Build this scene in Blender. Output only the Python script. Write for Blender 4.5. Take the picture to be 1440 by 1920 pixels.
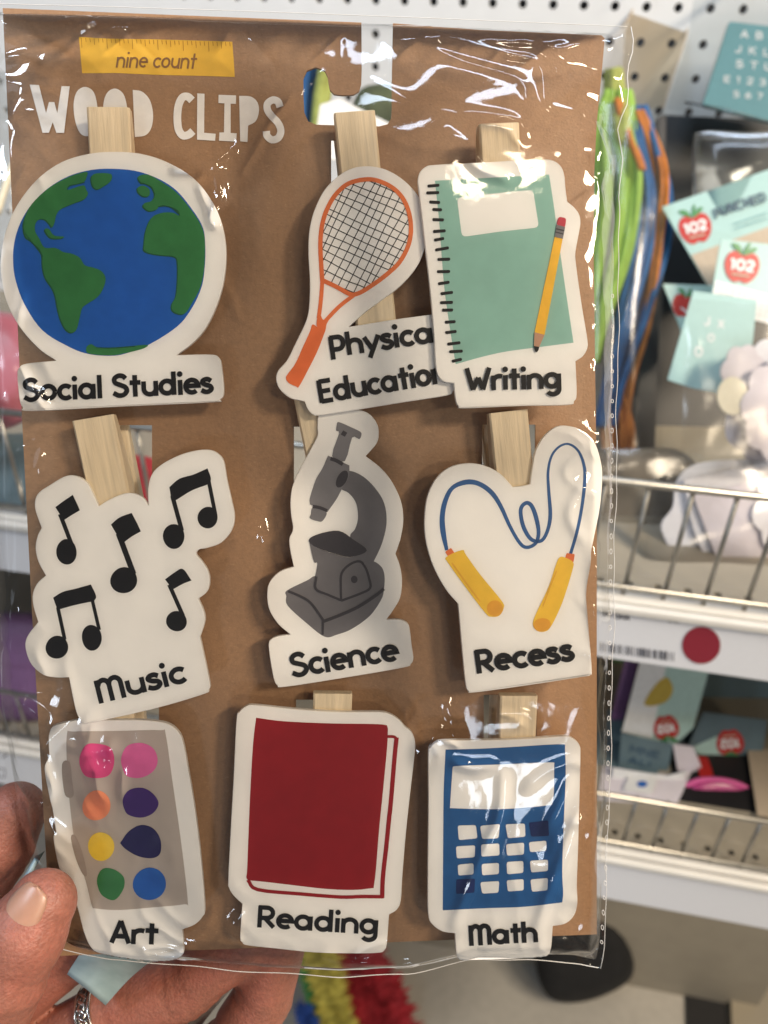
import bpy, bmesh, math, random
import numpy as np
from mathutils import Matrix, Vector
random.seed(7); np.random.seed(7)
S = bpy.context.scene
for o in list(bpy.data.objects): bpy.data.objects.remove(o)
COL = S.collection

# ------------------------------------------------------------------ camera
F = 1477.0                                    # focal length in photo pixels (1440 x 1920)
XC = np.array([0.98130792, 0.12165391, -0.14911438])   # shop axes seen in camera axes (right, down, forward)
DC = np.array([-0.01714694, 0.82703529, 0.56188844])
YC = np.array([0.19167878, -0.54882871, 0.81366227])
CAM = np.array([0.0, 0.0, 1.55])
def c2w(v): v = np.asarray(v, float); return np.array([v @ XC, v @ YC, -(v @ DC)])
cam = bpy.data.cameras.new('camera'); cam_o = bpy.data.objects.new('camera', cam); COL.objects.link(cam_o)
r_, u_, b_ = c2w((1,0,0)), c2w((0,-1,0)), c2w((0,0,-1))
cam_o.matrix_world = Matrix(((r_[0],u_[0],b_[0],CAM[0]),(r_[1],u_[1],b_[1],CAM[1]),(r_[2],u_[2],b_[2],CAM[2]),(0,0,0,1)))
cam.sensor_fit = 'VERTICAL'; cam.sensor_height = 36; cam.sensor_width = 27; cam.lens = 36*F/1920
cam.clip_start = 0.01; cam.clip_end = 50
cam.dof.use_dof = True; cam.dof.focus_distance = 0.197; cam.dof.aperture_fstop = 14
S.camera = cam_o
S.render.resolution_x, S.render.resolution_y = 768, 1024

# ------------------------------------------------------------------ light
W = bpy.data.worlds.new('World'); S.world = W; W.use_nodes = True
W.node_tree.nodes['Background'].inputs[0].default_value = (0.80, 0.88, 1.0, 1)
W.node_tree.nodes['Background'].inputs[1].default_value = 0.06
def area(name, loc, target, sx, sy, energy, col):
    l = bpy.data.lights.new(name, 'AREA'); l.shape = 'RECTANGLE'; l.size = sx; l.size_y = sy; l.energy = energy; l.color = col
    o = bpy.data.objects.new(name, l); COL.objects.link(o); o.location = loc
    o.rotation_euler = (Vector(target)-Vector(loc)).to_track_quat('-Z','Y').to_euler(); return o
area('ceiling_lamp_warm', (1.58,-0.28,2.80), (0,0.2,1.4), 1.1, 0.16, 54, (1.0,0.84,0.64))
area('ceiling_lamp_warm', (0.72,-0.88,2.95), (0,0.2,1.4), 0.26, 0.07, 2.6, (1.0,0.84,0.62))
area('ceiling_lamp_warm', (2.10,-2.42,2.95), (0,0.2,1.4), 0.40, 0.24, 14, (1.0,0.82,0.58))
area('shop_window', (-0.30,-3.3,1.80), (0,0.2,1.4), 0.40, 0.30, 7, (0.78,0.88,1.0))
area('shop_window', (1.75,-3.2,1.72), (0,0.2,1.4), 0.40, 0.40, 6, (0.76,0.87,1.0))
area('window_daylight', (-1.9,-0.9,2.2), (0,0.2,1.4), 1.0, 1.3, 4, (0.78,0.88,1.0))
area('added_lamp_cool', (-0.60,-0.10,2.08), (-0.05,0.2,1.45), 0.40, 0.09, 3.5, (0.76,0.87,1.0))  # no known fixture; added so cool light fades from the top left
area('ceiling_lamp_aisle', (0.5,0.50,3.1), (0.15,0.66,1.2), 1.8, 0.11, 11, (0.70,0.82,1.0))
S.view_settings.view_transform = 'Standard'; S.view_settings.look = 'None'
S.view_settings.exposure = 0.30; S.view_settings.gamma = 1.0
S.render.engine = 'CYCLES'
S.cycles.transparent_max_bounces = 24; S.cycles.max_bounces = 8

# ------------------------------------------------------------------ materials
def srgb(r, g, b):
    f = lambda c: (c/255/12.92) if c/255 <= 0.04045 else ((c/255+0.055)/1.055)**2.4
    return (f(r), f(g), f(b))
MATS = {}
def mat(name, col, rough=0.5, var=0.06, vscale=300, bump=0.0, bscale=900, metal=0.0, stretch=None, spec=0.5, sss=0.0, var2=0.0, v2scale=40, col2=None):
    if name in MATS: return MATS[name]
    if name.startswith('ink_'): spec = 0.25
    m = bpy.data.materials.new(name); m.use_nodes = True; nt = m.node_tree; N = nt.nodes; L = nt.links
    p = N['Principled BSDF']; p.inputs['Roughness'].default_value = rough; p.inputs['Metallic'].default_value = metal
    p.inputs['Specular IOR Level'].default_value = spec
    tc = N.new('ShaderNodeTexCoord'); mp = N.new('ShaderNodeMapping'); L.new(tc.outputs['Object'], mp.inputs[0])
    if stretch: mp.inputs['Scale'].default_value = stretch
    n1 = N.new('ShaderNodeTexNoise'); n1.inputs['Scale'].default_value = vscale; n1.inputs['Detail'].default_value = 5; L.new(mp.outputs[0], n1.inputs['Vector'])
    n2 = N.new('ShaderNodeTexNoise'); n2.inputs['Scale'].default_value = v2scale; n2.inputs['Detail'].default_value = 3; L.new(mp.outputs[0], n2.inputs['Vector'])
    r1 = N.new('ShaderNodeMapRange'); r1.inputs[1].default_value = 0.3; r1.inputs[2].default_value = 0.7; r1.inputs[3].default_value = 1-var; r1.inputs[4].default_value = 1+var; L.new(n1.outputs[0], r1.inputs[0])
    r2 = N.new('ShaderNodeMapRange'); r2.inputs[1].default_value = 0.3; r2.inputs[2].default_value = 0.7; r2.inputs[3].default_value = 1-var2; r2.inputs[4].default_value = 1+var2; L.new(n2.outputs[0], r2.inputs[0])
    mu = N.new('ShaderNodeMath'); mu.operation = 'MULTIPLY'; L.new(r1.outputs[0], mu.inputs[0]); L.new(r2.outputs[0], mu.inputs[1])
    base = N.new('ShaderNodeMixRGB'); base.inputs[0].default_value = 0; base.inputs[1].default_value = (*col,1); base.inputs[2].default_value = (*(col2 or col),1)
    if col2: L.new(n2.outputs[0], base.inputs[0])
    vm = N.new('ShaderNodeVectorMath'); vm.operation = 'SCALE'; L.new(base.outputs[0], vm.inputs[0]); L.new(mu.outputs[0], vm.inputs['Scale'])
    L.new(vm.outputs[0], p.inputs['Base Color'])
    if sss:
        p.inputs['Subsurface Weight'].default_value = sss; p.inputs['Subsurface Radius'].default_value = (1,0.35,0.2); p.inputs['Subsurface Scale'].default_value = 0.003
    if bump:
        n3 = N.new('ShaderNodeTexNoise'); n3.inputs['Scale'].default_value = bscale; n3.inputs['Detail'].default_value = 4; L.new(mp.outputs[0], n3.inputs['Vector'])
        b = N.new('ShaderNodeBump'); b.inputs['Strength'].default_value = bump; b.inputs['Distance'].default_value = 0.0006; L.new(n3.outputs[0], b.inputs['Height']); L.new(b.outputs[0], p.inputs['Normal'])
    MATS[name] = m; return m
def film(name, ior=1.55, rough=0.05, tint=(0.97,0.975,0.98), bump=0.0, bscale=250, base=0.0, haze=0.0):
    m = bpy.data.materials.new(name); m.use_nodes = True; nt = m.node_tree; N = nt.nodes; L = nt.links; N.remove(N['Principled BSDF'])
    t = N.new('ShaderNodeBsdfTransparent'); t.inputs[0].default_value = (*tint,1)
    g = N.new('ShaderNodeBsdfGlossy'); g.inputs['Roughness'].default_value = rough; g.inputs[0].default_value = (1,1,1,1)
    fr = N.new('ShaderNodeFresnel'); fr.inputs['IOR'].default_value = ior
    ad = N.new('ShaderNodeMath'); ad.operation = 'ADD'; ad.use_clamp = True; ad.inputs[1].default_value = base; L.new(fr.outputs[0], ad.inputs[0])
    mx = N.new('ShaderNodeMixShader'); L.new(ad.outputs[0], mx.inputs[0]); L.new(t.outputs[0], mx.inputs[1]); L.new(g.outputs[0], mx.inputs[2])
    out = mx
    if haze:
        d = N.new('ShaderNodeBsdfDiffuse'); d.inputs[0].default_value = (0.9,0.9,0.9,1)
        m2 = N.new('ShaderNodeMixShader'); m2.inputs[0].default_value = haze; L.new(mx.outputs[0], m2.inputs[1]); L.new(d.outputs[0], m2.inputs[2]); out = m2
    if bump:
        tc = N.new('ShaderNodeTexCoord'); n = N.new('ShaderNodeTexNoise'); n.inputs['Scale'].default_value = bscale; n.inputs['Detail'].default_value = 2; L.new(tc.outputs['Object'], n.inputs['Vector'])
        b = N.new('ShaderNodeBump'); b.inputs['Strength'].default_value = bump; b.inputs['Distance'].default_value = 0.001; L.new(n.outputs[0], b.inputs['Height']); L.new(b.outputs[0], g.inputs['Normal']); L.new(b.outputs[0], fr.inputs['Normal'])
    L.new(out.outputs[0], N['Material Output'].inputs[0]); MATS[name] = m; return m
M = MATS
mat('kraft', (0.305,0.172,0.088), 0.50, 0.07, 900, 0.15, 1600, var2=0.05, v2scale=455)
def kraft_fibres(m):                      # pale and dark fibres in the pulp
    nt = m.node_tree; N = nt.nodes; L = nt.links; p = N['Principled BSDF']; src = p.inputs['Base Color'].links[0].from_socket; tc = [n for n in N if n.type == 'TEX_COORD'][0]
    for k, (rot, sc, thr, col) in enumerate((((0,0,.4),(700,1900,500),.69,(0.50,0.31,0.17,1)), ((0,0,-.7),(650,1800,500),.69,(0.17,0.085,0.038,1)), ((0,0,1.9),(300,900,300),.72,(0.22,0.115,0.052,1)))):
        mp = N.new('ShaderNodeMapping'); mp.inputs['Rotation'].default_value = rot; mp.inputs['Scale'].default_value = sc; L.new(tc.outputs['Object'], mp.inputs[0])
        n = N.new('ShaderNodeTexNoise'); n.inputs['Scale'].default_value = 1; n.inputs['Detail'].default_value = 2; n.inputs['Distortion'].default_value = .6; L.new(mp.outputs[0], n.inputs['Vector'])
        r = N.new('ShaderNodeMapRange'); r.inputs[1].default_value = thr-.06; r.inputs[2].default_value = thr+.04; r.inputs[3].default_value = 0; r.inputs[4].default_value = .3; L.new(n.outputs[0], r.inputs[0])
        x = N.new('ShaderNodeMixRGB'); x.inputs[2].default_value = col; L.new(r.outputs[0], x.inputs[0]); L.new(src, x.inputs[1]); src = x.outputs[0]
    L.new(src, p.inputs['Base Color'])
kraft_fibres(M['kraft'])
mat('kraft_edge', (0.40,0.27,0.16), 0.8)
mat('plaque_white', (0.87,0.85,0.825), 0.42, 0.012, 200, 0.06, 700, var2=0.015, v2scale=30)
mat('clip_wood', (0.79,0.655,0.46), 0.6, 0.12, 60, 0.25, 200, stretch=(14,0.9,6), var2=0.10, v2scale=25)
mat('ink_black', (0.009,0.008,0.009), 0.5, 0.1, spec=0.2)
mat('ink_blue', (0.018,0.115,0.44), 0.38, 0.05, var2=0.06)
mat('ink_green', (0.040,0.195,0.062), 0.40, 0.07, var2=0.06)
mat('ink_green_dark', (0.022,0.105,0.055), 0.40)
mat('ink_orange', (0.72,0.175,0.055), 0.42, 0.06, var2=0.08)
mat('ink_sage', (0.285,0.50,0.435), 0.40, 0.03, var2=0.04)
mat('ink_pencil', (0.86,0.50,0.035), 0.4)
mat('ink_eraser', (0.55,0.045,0.075), 0.4)
mat('ink_grey', (0.150,0.142,0.152), 0.42, 0.06, 200, var2=0.10, v2scale=60)
mat('ink_grey_light', (0.185,0.178,0.190), 0.42, 0.06, var2=0.10, v2scale=60)
mat('ink_grey_dark', (0.052,0.047,0.055), 0.42)
mat('ink_tan', (0.52,0.30,0.20), 0.4)
mat('ink_rope', (0.030,0.105,0.285), 0.4)
mat('ink_yellow', (0.80,0.53,0.055), 0.4, 0.05, var2=0.06)
mat('ink_amber', (0.72,0.37,0.045), 0.4)
mat('ink_tray', (0.45,0.39,0.35), 0.4, 0.02)
mat('ink_tray_dark', (0.34,0.285,0.255), 0.4)
mat('ink_magenta', (0.68,0.065,0.23), 0.4); mat('ink_pink', (0.70,0.13,0.36), 0.4)
mat('ink_coral', (0.86,0.29,0.145), 0.4); mat('ink_purple', (0.050,0.012,0.150), 0.4)
mat('ink_navy', (0.016,0.010,0.085), 0.4); mat('ink_paintyellow', (0.80,0.58,0.06), 0.4)
mat('ink_red', (0.28,0.007,0.011), 0.42, 0.05, var2=0.05)
mat('ink_calc', (0.018,0.105,0.30), 0.4, 0.06, var2=0.08); mat('ink_calc_dark', (0.012,0.025,0.115), 0.4)
mat('ink_gold', (0.74,0.43,0.052), 0.45, 0.05, var2=0.05); mat('ink_gold_dark', (0.40,0.20,0.03), 0.45); mat('ink_brown', (0.23,0.115,0.045), 0.45)
mat('ink_title', (0.80,0.78,0.76), 0.45)
mat('steel', (0.55,0.54,0.52), 0.28, 0.05, metal=1.0)
film('bag_film', 1.42, 0.05, (0.99,0.99,0.988), 0.06, 160, base=0.008, haze=0.002)
film('bag_film_back', 1.40, 0.10, (0.97,0.97,0.97))
film('bag_seam', 1.7, 0.10, (0.93,0.93,0.93), base=0.05, haze=0.05)
mat('seam_line', (0.75,0.75,0.75), 0.25)

# ------------------------------------------------------------------ 2-D helpers (photo pixels)
def T(x0, y0, s, pts): return [(x0+p[0]/s, y0+p[1]/s) + tuple(p[2:]) for p in pts]
def cr(p0, p1, p2, p3, t):
    return 0.5*((2*p1)+(-p0+p2)*t+(2*p0-5*p1+4*p2-p3)*t*t+(-p0+3*p1-3*p2+p3)*t**3)
def smooth_open(P, n=5):
    P = [np.array(p, float) for p in P]
    if len(P) < 3: return P
    Q = [2*P[0]-P[1]] + P + [2*P[-1]-P[-2]]; out = []
    for i in range(1, len(Q)-2):
        for k in range(n): out.append(cr(Q[i-1],Q[i],Q[i+1],Q[i+2],k/n))
    out.append(P[-1]); return out
def smooth_closed(pts, n=5):
    cs = [i for i, p in enumerate(pts) if len(p) > 2]
    P = [np.array(p[:2], float) for p in pts]; m = len(P); out = []
    if not cs:
        for i in range(m):
            for k in range(n): out.append(cr(P[i-1],P[i],P[(i+1)%m],P[(i+2)%m],k/n))
        return out
    for a, i in enumerate(cs):
        j = cs[(a+1) % len(cs)]; seg = [P[i]]; k = i
        while True:
            k = (k+1) % m; seg.append(P[k])
            if k == j: break
        out += smooth_open(seg, n)[:-1]
    return out
def sharp(pts): return [np.array(p[:2], float) for p in pts]
def rounded(pts, r):
    P = sharp(pts); out = []
    for i in range(len(P)):
        a, b, c = P[i-1], P[i], P[(i+1)%len(P)]
        d1 = (a-b); l1 = np.linalg.norm(d1); d2 = (c-b); l2 = np.linalg.norm(d2); q = min(r, l1*.45, l2*.45)
        s, e = b+d1/l1*q, b+d2/l2*q
        for t in (0, .33, .67, 1): out.append((1-t)**2*s+2*t*(1-t)*b+t*t*e)
    return out
def ell(cx, cy, rx, ry, rot=0, n=28, wob=0.0):
    ph = random.random()*6; R = math.radians(rot); out = []
    for i in range(n):
        a = 2*math.pi*i/n; k = 1+wob*math.sin(2*a+ph)+wob*.6*math.sin(3*a+2*ph)
        x, y = rx*k*math.cos(a), ry*k*math.sin(a); out.append(np.array((cx+x*math.cos(R)-y*math.sin(R), cy+x*math.sin(R)+y*math.cos(R))))
    return out
def ribbon(pts, w, closed=False):
    P = [np.array(p[:2], float) for p in pts]; n = len(P)
    Wd = [w]*n if not hasattr(w, '__len__') else list(w)
    Lv, Rv = [], []
    for i in range(n):
        a = P[i]-P[i-1] if (i > 0 or closed) else P[1]-P[0]
        b = P[(i+1)%n]-P[i] if (i < n-1 or closed) else P[-1]-P[-2]
        a = a/(np.linalg.norm(a)+1e-9); b = b/(np.linalg.norm(b)+1e-9)
        t = a+b; t = t/(np.linalg.norm(t)+1e-9); nn = np.array((-t[1], t[0])); k = 1/max(0.45, nn @ np.array((-a[1],a[0])))
        Lv.append(P[i]+nn*Wd[i]/2*k); Rv.append(P[i]-nn*Wd[i]/2*k)
    V = Lv+Rv; Fc = [(i, (i+1)%n, n+(i+1)%n, n+i) for i in range(n if closed else n-1)]
    return V, Fc
def area2(P): return 0.5*sum(P[i-1][0]*P[i][1]-P[i][0]*P[i-1][1] for i in range(len(P)))

# stroke font: cap height 1, y up
def arc(cx, cy, rx, ry, a0, a1, n=14): return [(cx+rx*math.cos(math.radians(a0+(a1-a0)*i/n)), cy+ry*math.sin(math.radians(a0+(a1-a0)*i/n))) for i in range(n+1)]
sm = lambda P: [tuple(p) for p in smooth_open(P, 5)]
OX = (.33,.345,.25,.265)
G = {
 'S': (.70,[sm([(.57,.79),(.46,.90),(.29,.92),(.13,.81),(.15,.63),(.34,.53),(.54,.43),(.60,.26),(.48,.11),(.28,.08),(.07,.20)])]),
 's': (.52,[sm([(.43,.53),(.31,.61),(.15,.59),(.09,.48),(.21,.38),(.38,.32),(.44,.20),(.34,.09),(.19,.08),(.04,.16)])]),
 'o': (.68,[arc(*OX,0,360,24)]), 'c': (.58,[arc(*OX,42,318,20)]),
 'e': (.66,[[(.08,.36),(.58,.36)]+arc(*OX,4,312,20)]),
 'a': (.74,[arc(*OX,0,360,24),[(.60,.64),(.60,.0)]]), 'd': (.74,[arc(*OX,0,360,24),[(.60,1.0),(.60,.0)]]),
 'g': (.74,[arc(*OX,0,360,24),[(.60,.64),(.60,-.02)]+arc(.36,-.04,.24,.22,0,-150,12)]),
 'i': (.24,[[(.11,.0),(.11,.64)],'dot']), 'l': (.24,[[(.11,.0),(.11,1.0)]]),
 't': (.48,[[(.23,.92),(.23,.0)],[(.02,.60),(.45,.60)]]),
 'u': (.68,[[(.09,.64)]+arc(.33,.32,.24,.24,180,360,12)+[(.57,.64)],[(.57,.64),(.57,.0)]]),
 'n': (.68,[[(.09,.64),(.09,.0)],arc(.33,.37,.24,.24,180,0,12)+[(.57,.0)]]),
 'h': (.68,[[(.09,1.0),(.09,.0)],arc(.33,.37,.24,.24,180,0,12)+[(.57,.0)]]),
 'r': (.46,[[(.09,.64),(.09,.0)],arc(.33,.37,.24,.24,180,62,8)]),
 'y': (.64,[[(.04,.64),(.32,.06)],[(.60,.66),(.17,-.26)]]),
 'P': (.66,[[(.10,-.12),(.10,.86)],[(.06,.82),(.34,.82)]+arc(.36,.56,.20,.26,90,-90,12)+[(.10,.30)]]),
 'R': (.70,[[(.10,.0),(.10,.96)],[(.04,.90),(.34,.90)]+arc(.36,.67,.21,.23,90,-90,12)+[(.12,.44)],[(.28,.44),(.62,.04)]]),
 'E': (.64,[[(.58,.91),(.10,.91)],[(.10,.97),(.10,.02)],[(.10,.08),(.58,.08)],[(.10,.50),(.52,.50)]]),
 'W': (1.0,[[(.04,.98),(.27,.02)],[(.27,.04),(.49,.56)],[(.49,.56),(.66,.04)],[(.66,.02),(.94,.98)]]),
 'A': (.68,[[(.04,.0),(.33,.97)],[(.33,.97),(.62,.0)],[(.14,.30),(.52,.30)]]),
 'm': (.98,[[(.10,.0),(.10,.96)],arc(.30,.66,.18,.25,170,0,10)+[(.48,.0)],arc(.67,.66,.19,.25,180,0,10)+[(.86,.0)]]),
 'B': (.66,[[(.1,0),(.1,1)],[(.1,.94)]+arc(.32,.73,.2,.21,90,-90,8)+[(.1,.52)],[(.1,.52)]+arc(.34,.28,.22,.24,90,-90,8)+[(.1,.04)]]),
 'C': (.66,[arc(.37,.5,.29,.43,45,315,16)]), 'J': (.55,[[(.4,.95),(.4,.3)]+arc(.22,.3,.18,.24,0,-170,10)]),
 'K': (.64,[[(.1,0),(.1,1)],[(.55,.95),(.12,.48)],[(.2,.55),(.58,.03)]]), 'L': (.56,[[(.1,1),(.1,.06),(.52,.06)]]),
 'T': (.62,[[(.02,.93),(.6,.93)],[(.31,.93),(.31,0)]]), 'U': (.7,[[(.1,.97),(.1,.33)]+arc(.34,.33,.24,.27,180,360,10)+[(.58,.97)]]),
 'N': (.7,[[(.1,0),(.1,1)],[(.1,.97),(.58,.03)],[(.58,0),(.58,1)]]), 'H': (.7,[[(.1,0),(.1,1)],[(.58,0),(.58,1)],[(.1,.5),(.58,.5)]]),
 'D': (.7,[[(.1,0),(.1,1)],[(.1,.93)]+arc(.26,.5,.34,.43,90,-90,12)+[(.1,.07)]]), 'O': (.76,[arc(.37,.5,.3,.43,0,360,20)]),
 'X': (.62,[[(.05,.97),(.57,.03)],[(.57,.97),(.05,.03)]]), 'F': (.6,[[(.1,0),(.1,1)],[(.1,.93),(.55,.93)],[(.1,.5),(.48,.5)]]),
 'M': (.84,[[(.1,0),(.1,1)],[(.1,.97),(.41,.3)],[(.41,.3),(.72,.97)],[(.72,0),(.72,1)]]),
 '1': (.4,[[(.04,.78),(.22,.95)],[(.22,1),(.22,0)]]), '0': (.7,[arc(.34,.5,.26,.43,0,360,20)]),
 '2': (.62,[sm([(.07,.72),(.18,.91),(.42,.91),(.53,.72),(.44,.5),(.22,.27),(.06,.07)]),[(.05,.07),(.56,.07)]]),
 '3': (.6,[sm([(.07,.82),(.25,.94),(.46,.84),(.46,.64),(.26,.53),(.5,.42),(.52,.2),(.3,.06),(.06,.16)])]),
 '4': (.62,[[(.42,1),(.42,0)],[(.42,.95),(.05,.32),(.58,.32)]]), 'Y': (.62,[[(.04,.97),(.31,.5),(.58,.97)],[(.31,.5),(.31,0)]]),
 '5': (.6,[[(.5,.93),(.14,.93)],sm([(.14,.93),(.11,.55),(.34,.6),(.53,.42),(.48,.16),(.26,.05),(.06,.14)])]),
 '6': (.6,[arc(.3,.3,.23,.25,0,360,16),sm([(.45,.93),(.2,.7),(.08,.35)])]), '7': (.56,[[(.04,.93),(.52,.93)],[(.5,.93),(.2,0)]]),
 ' ': (.34,[]) }
def text_strokes(st, p0, p1, cap, w, fit=True, track=0.0, slant=0.0):
    tot = sum(G[c][0]+track for c in st)
    p0 = np.array(p0, float); p1 = np.array(p1, float); L = np.linalg.norm(p1-p0); ex = (p1-p0)/L; ey = np.array((ex[1], -ex[0]))
    sx = L/tot if fit else cap; out = []; x = 0
    for c in st:
        adv, strokes = G[c]
        jy = random.uniform(-.012,.012)
        for s in strokes:
            if s == 'dot':
                cc = p0+ex*((x+.11+slant*.88)*sx)+ey*(.89+jy)*cap; out.append(('poly', ell(cc[0], cc[1], w*.60, w*.60, n=14)))
            else:
                out.append(('rib', [p0+ex*((x+a+slant*b)*sx)+ey*(b+jy)*cap for a, b in s], w))
        x += adv+track
    return out

# ------------------------------------------------------------------ card frame
CA = np.array([0.9972729,0.00040186,0.07380103]); CB = np.array([0.01353638,0.99656427,0.0817094]); CB = CB-(CB@CA)*CA; CB /= np.linalg.norm(CB)
CN = -np.cross(CA, CB); CO = np.array([(613-720)/F, (907-960)/F, 1])*0.205
def to_local(u, v, h=0.0):
    r = np.array([u-720, v-960, F]); lam = (h+CO@CN)/(r@CN); q = lam*r-CO
    return np.array([q@CA, -(q@CB), h])
wa, wb, wn, wo = c2w(CA), c2w(-CB), c2w(CN), CAM+c2w(CO)
CARDM = Matrix(((wa[0],wb[0],wn[0],wo[0]),(wa[1],wb[1],wn[1],wo[1]),(wa[2],wb[2],wn[2],wo[2]),(0,0,0,1)))
def card_matrix(org): return CARDM @ Matrix.Translation(Vector(org))

# ------------------------------------------------------------------ object helpers
def link_mesh(name, V, Fc, material, parent=None, smooth=False, matrix=None):
    me = bpy.data.meshes.new(name); me.from_pydata([tuple(map(float, v)) for v in V], [], [tuple(f) for f in Fc]); me.update()
    if material: me.materials.append(M[material] if isinstance(material, str) else material)
    if smooth: me.polygons.foreach_set('use_smooth', [True]*len(me.polygons))
    o = bpy.data.objects.new(name, me); COL.objects.link(o)
    if parent: o.parent = parent
    if matrix is not None: o.matrix_world = matrix
    return o
def tag(o, label, cat, group=None):
    o['label'] = label; o['category'] = cat
    if group: o['group'] = group
    return o
def thing(name, label, cat, matrix=None, group=None):
    o = bpy.data.objects.new(name, None); COL.objects.link(o); o.empty_display_size = 0.01
    if matrix is not None: o.matrix_world = matrix
    return tag(o, label, cat, group)
def structure(o): o['kind'] = 'structure'; return o
class Canvas:                       # draws prints, given in photo pixels, on a flat face of a thing
    def __init__(s, fn, parent): s.fn = fn; s.parent = parent; s.k = 1
    def print(s, name, items, material, step=1):
        V, Fc = [], []
        for j, it in enumerate(items):
            off = (s.k+j*0.02)
            if it[0] == 'poly': P = it[1]; fc = [tuple(range(len(P)))]; fc = [fc[0][::-1]] if area2(P) > 0 else fc
            else:
                P, fc = ribbon(it[1], it[2], it[3] if len(it) > 3 else False); fc = [f[::-1] for f in fc] if len(P) and True else fc
            b = len(V); V += [s.fn(p[0], p[1], off) for p in P]; Fc += [tuple(b+i for i in f) for f in fc]
        s.k += step
        o = link_mesh(name, V, Fc, material, s.parent)
        me = o.data                                # all faces turned to the front
        return o
def slab(name, P, fn, thick, material, parent, bev=0.0004, smooth=False):
    """flat board: P outline in photo pixels, fn(u,v,off)->3-D on its front face, thick = vector to the back"""
    if area2(P) > 0: P = P[::-1]
    Q = np.array([fn(p[0], p[1], 0) for p in P]); n = len(Q); th = np.array(thick, float); tn = th/np.linalg.norm(th)
    e = np.roll(Q,-1,0)-np.roll(Q,1,0); e /= (np.linalg.norm(e,axis=1,keepdims=True)+1e-12); inn = np.cross(tn, e)
    if (np.cross(Q[1]-Q[0], tn) @ (Q.mean(0)-Q[0])) < 0 and False: inn = -inn
    cen = Q.mean(0)
    if np.sum(inn*(cen-Q)) < 0: inn = -inn
    r0 = Q+inn*bev; r1 = Q+inn*bev*.3+tn*bev*.3; r2 = Q+tn*bev; r3 = Q+th-tn*bev; r4 = Q+inn*bev+th
    V = np.vstack([r0,r1,r2,r3,r4]); Fc = [tuple(range(n))]
    for k in range(4): Fc += [(k*n+i,(k+1)*n+i,(k+1)*n+(i+1)%n,k*n+(i+1)%n) for i in range(n)]
    Fc.append(tuple(range(5*n-1,4*n-1,-1)))
    return link_mesh(name, V, Fc, material, parent)
def box_verts(x0,x1,y0,y1,z0,z1):
    return [(x0,y0,z0),(x1,y0,z0),(x1,y1,z0),(x0,y1,z0),(x0,y0,z1),(x1,y0,z1),(x1,y1,z1),(x0,y1,z1)], [(0,3,2,1),(4,5,6,7),(0,1,5,4),(1,2,6,5),(2,3,7,6),(3,0,4,7)]
def bevel_box(name, x0,x1,y0,y1,z0,z1, material, parent=None, bev=0.002, matrix=None, segs=2):
    V, Fc = box_verts(x0,x1,y0,y1,z0,z1); bm = bmesh.new(); vs = [bm.verts.new(v) for v in V]
    for f in Fc: bm.faces.new([vs[i] for i in f])
    bmesh.ops.bevel(bm, geom=bm.edges[:], offset=bev, segments=segs, affect='EDGES', profile=0.5)
    me = bpy.data.meshes.new(name); bm.to_mesh(me); bm.free(); me.materials.append(M[material])
    o = bpy.data.objects.new(name, me); COL.objects.link(o)
    if parent: o.parent = parent
    if matrix is not None: o.matrix_world = matrix
    return o
def tube_data(P, rad, seg=8, cap=True):
    P = [np.array(p, float) for p in P]; n = len(P); R = [rad]*n if not hasattr(rad,'__len__') else rad; V, Fc = [], []
    up = np.array((0.13,0.31,0.94))
    for i in range(n):
        t = P[min(i+1,n-1)]-P[max(i-1,0)]; t /= np.linalg.norm(t)+1e-12
        a = np.cross(up, t); a /= np.linalg.norm(a)+1e-12; b = np.cross(t, a); up = b
        for k in range(seg):
            th = 2*math.pi*k/seg; V.append(P[i]+R[i]*(math.cos(th)*a+math.sin(th)*b))
    for i in range(n-1):
        for k in range(seg): Fc.append((i*seg+k, i*seg+(k+1)%seg, (i+1)*seg+(k+1)%seg, (i+1)*seg+k))
    if cap: Fc.append(tuple(range(seg-1,-1,-1))); Fc.append(tuple(range((n-1)*seg, n*seg)))
    return V, Fc
def tube(name, P, rad, material, parent=None, seg=8):
    V, Fc = tube_data(P, rad, seg); return link_mesh(name, V, Fc, material, parent, True)


# ================================================================== the setting: pegboard bay, shelves, floor
mat('pegboard', (0.80,0.82,0.85), 0.5, 0.02, 60, 0.05, 300, var2=0.03, v2scale=6)
mat('hole_dark', (0.012,0.012,0.014), 0.9)
mat('shelf_white', (0.74,0.72,0.68), 0.45, 0.03, 50, 0.05, 300)
mat('rail_white', (0.80,0.82,0.88), 0.30, 0.01)
mat('wire', (0.40,0.385,0.35), 0.32, 0.08, metal=0.85)
mat('deck_beige', (0.33,0.295,0.235), 0.5, 0.05, 30, var2=0.06, v2scale=8)
mat('floor_tile', (0.47,0.445,0.40), 0.35, 0.06, 60, var2=0.12, v2scale=3)
WALL_Y, SHELF_Y = 0.80, 0.38
def Zc(z): return CAM[2]+z
def ray(u, v): return c2w((u-720, v-960, F))
def hit_y(u, v, Y): r = ray(u, v); return CAM+r*(Y/r[1])
def hit_z(u, v, z): r = ray(u, v); return CAM+r*((z-CAM[2])/r[2])
structure(link_mesh('floor', [(-4,-3,0),(4,-3,0),(4,4,0),(-4,4,0)], [(0,1,2,3)], 'floor_tile'))
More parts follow.
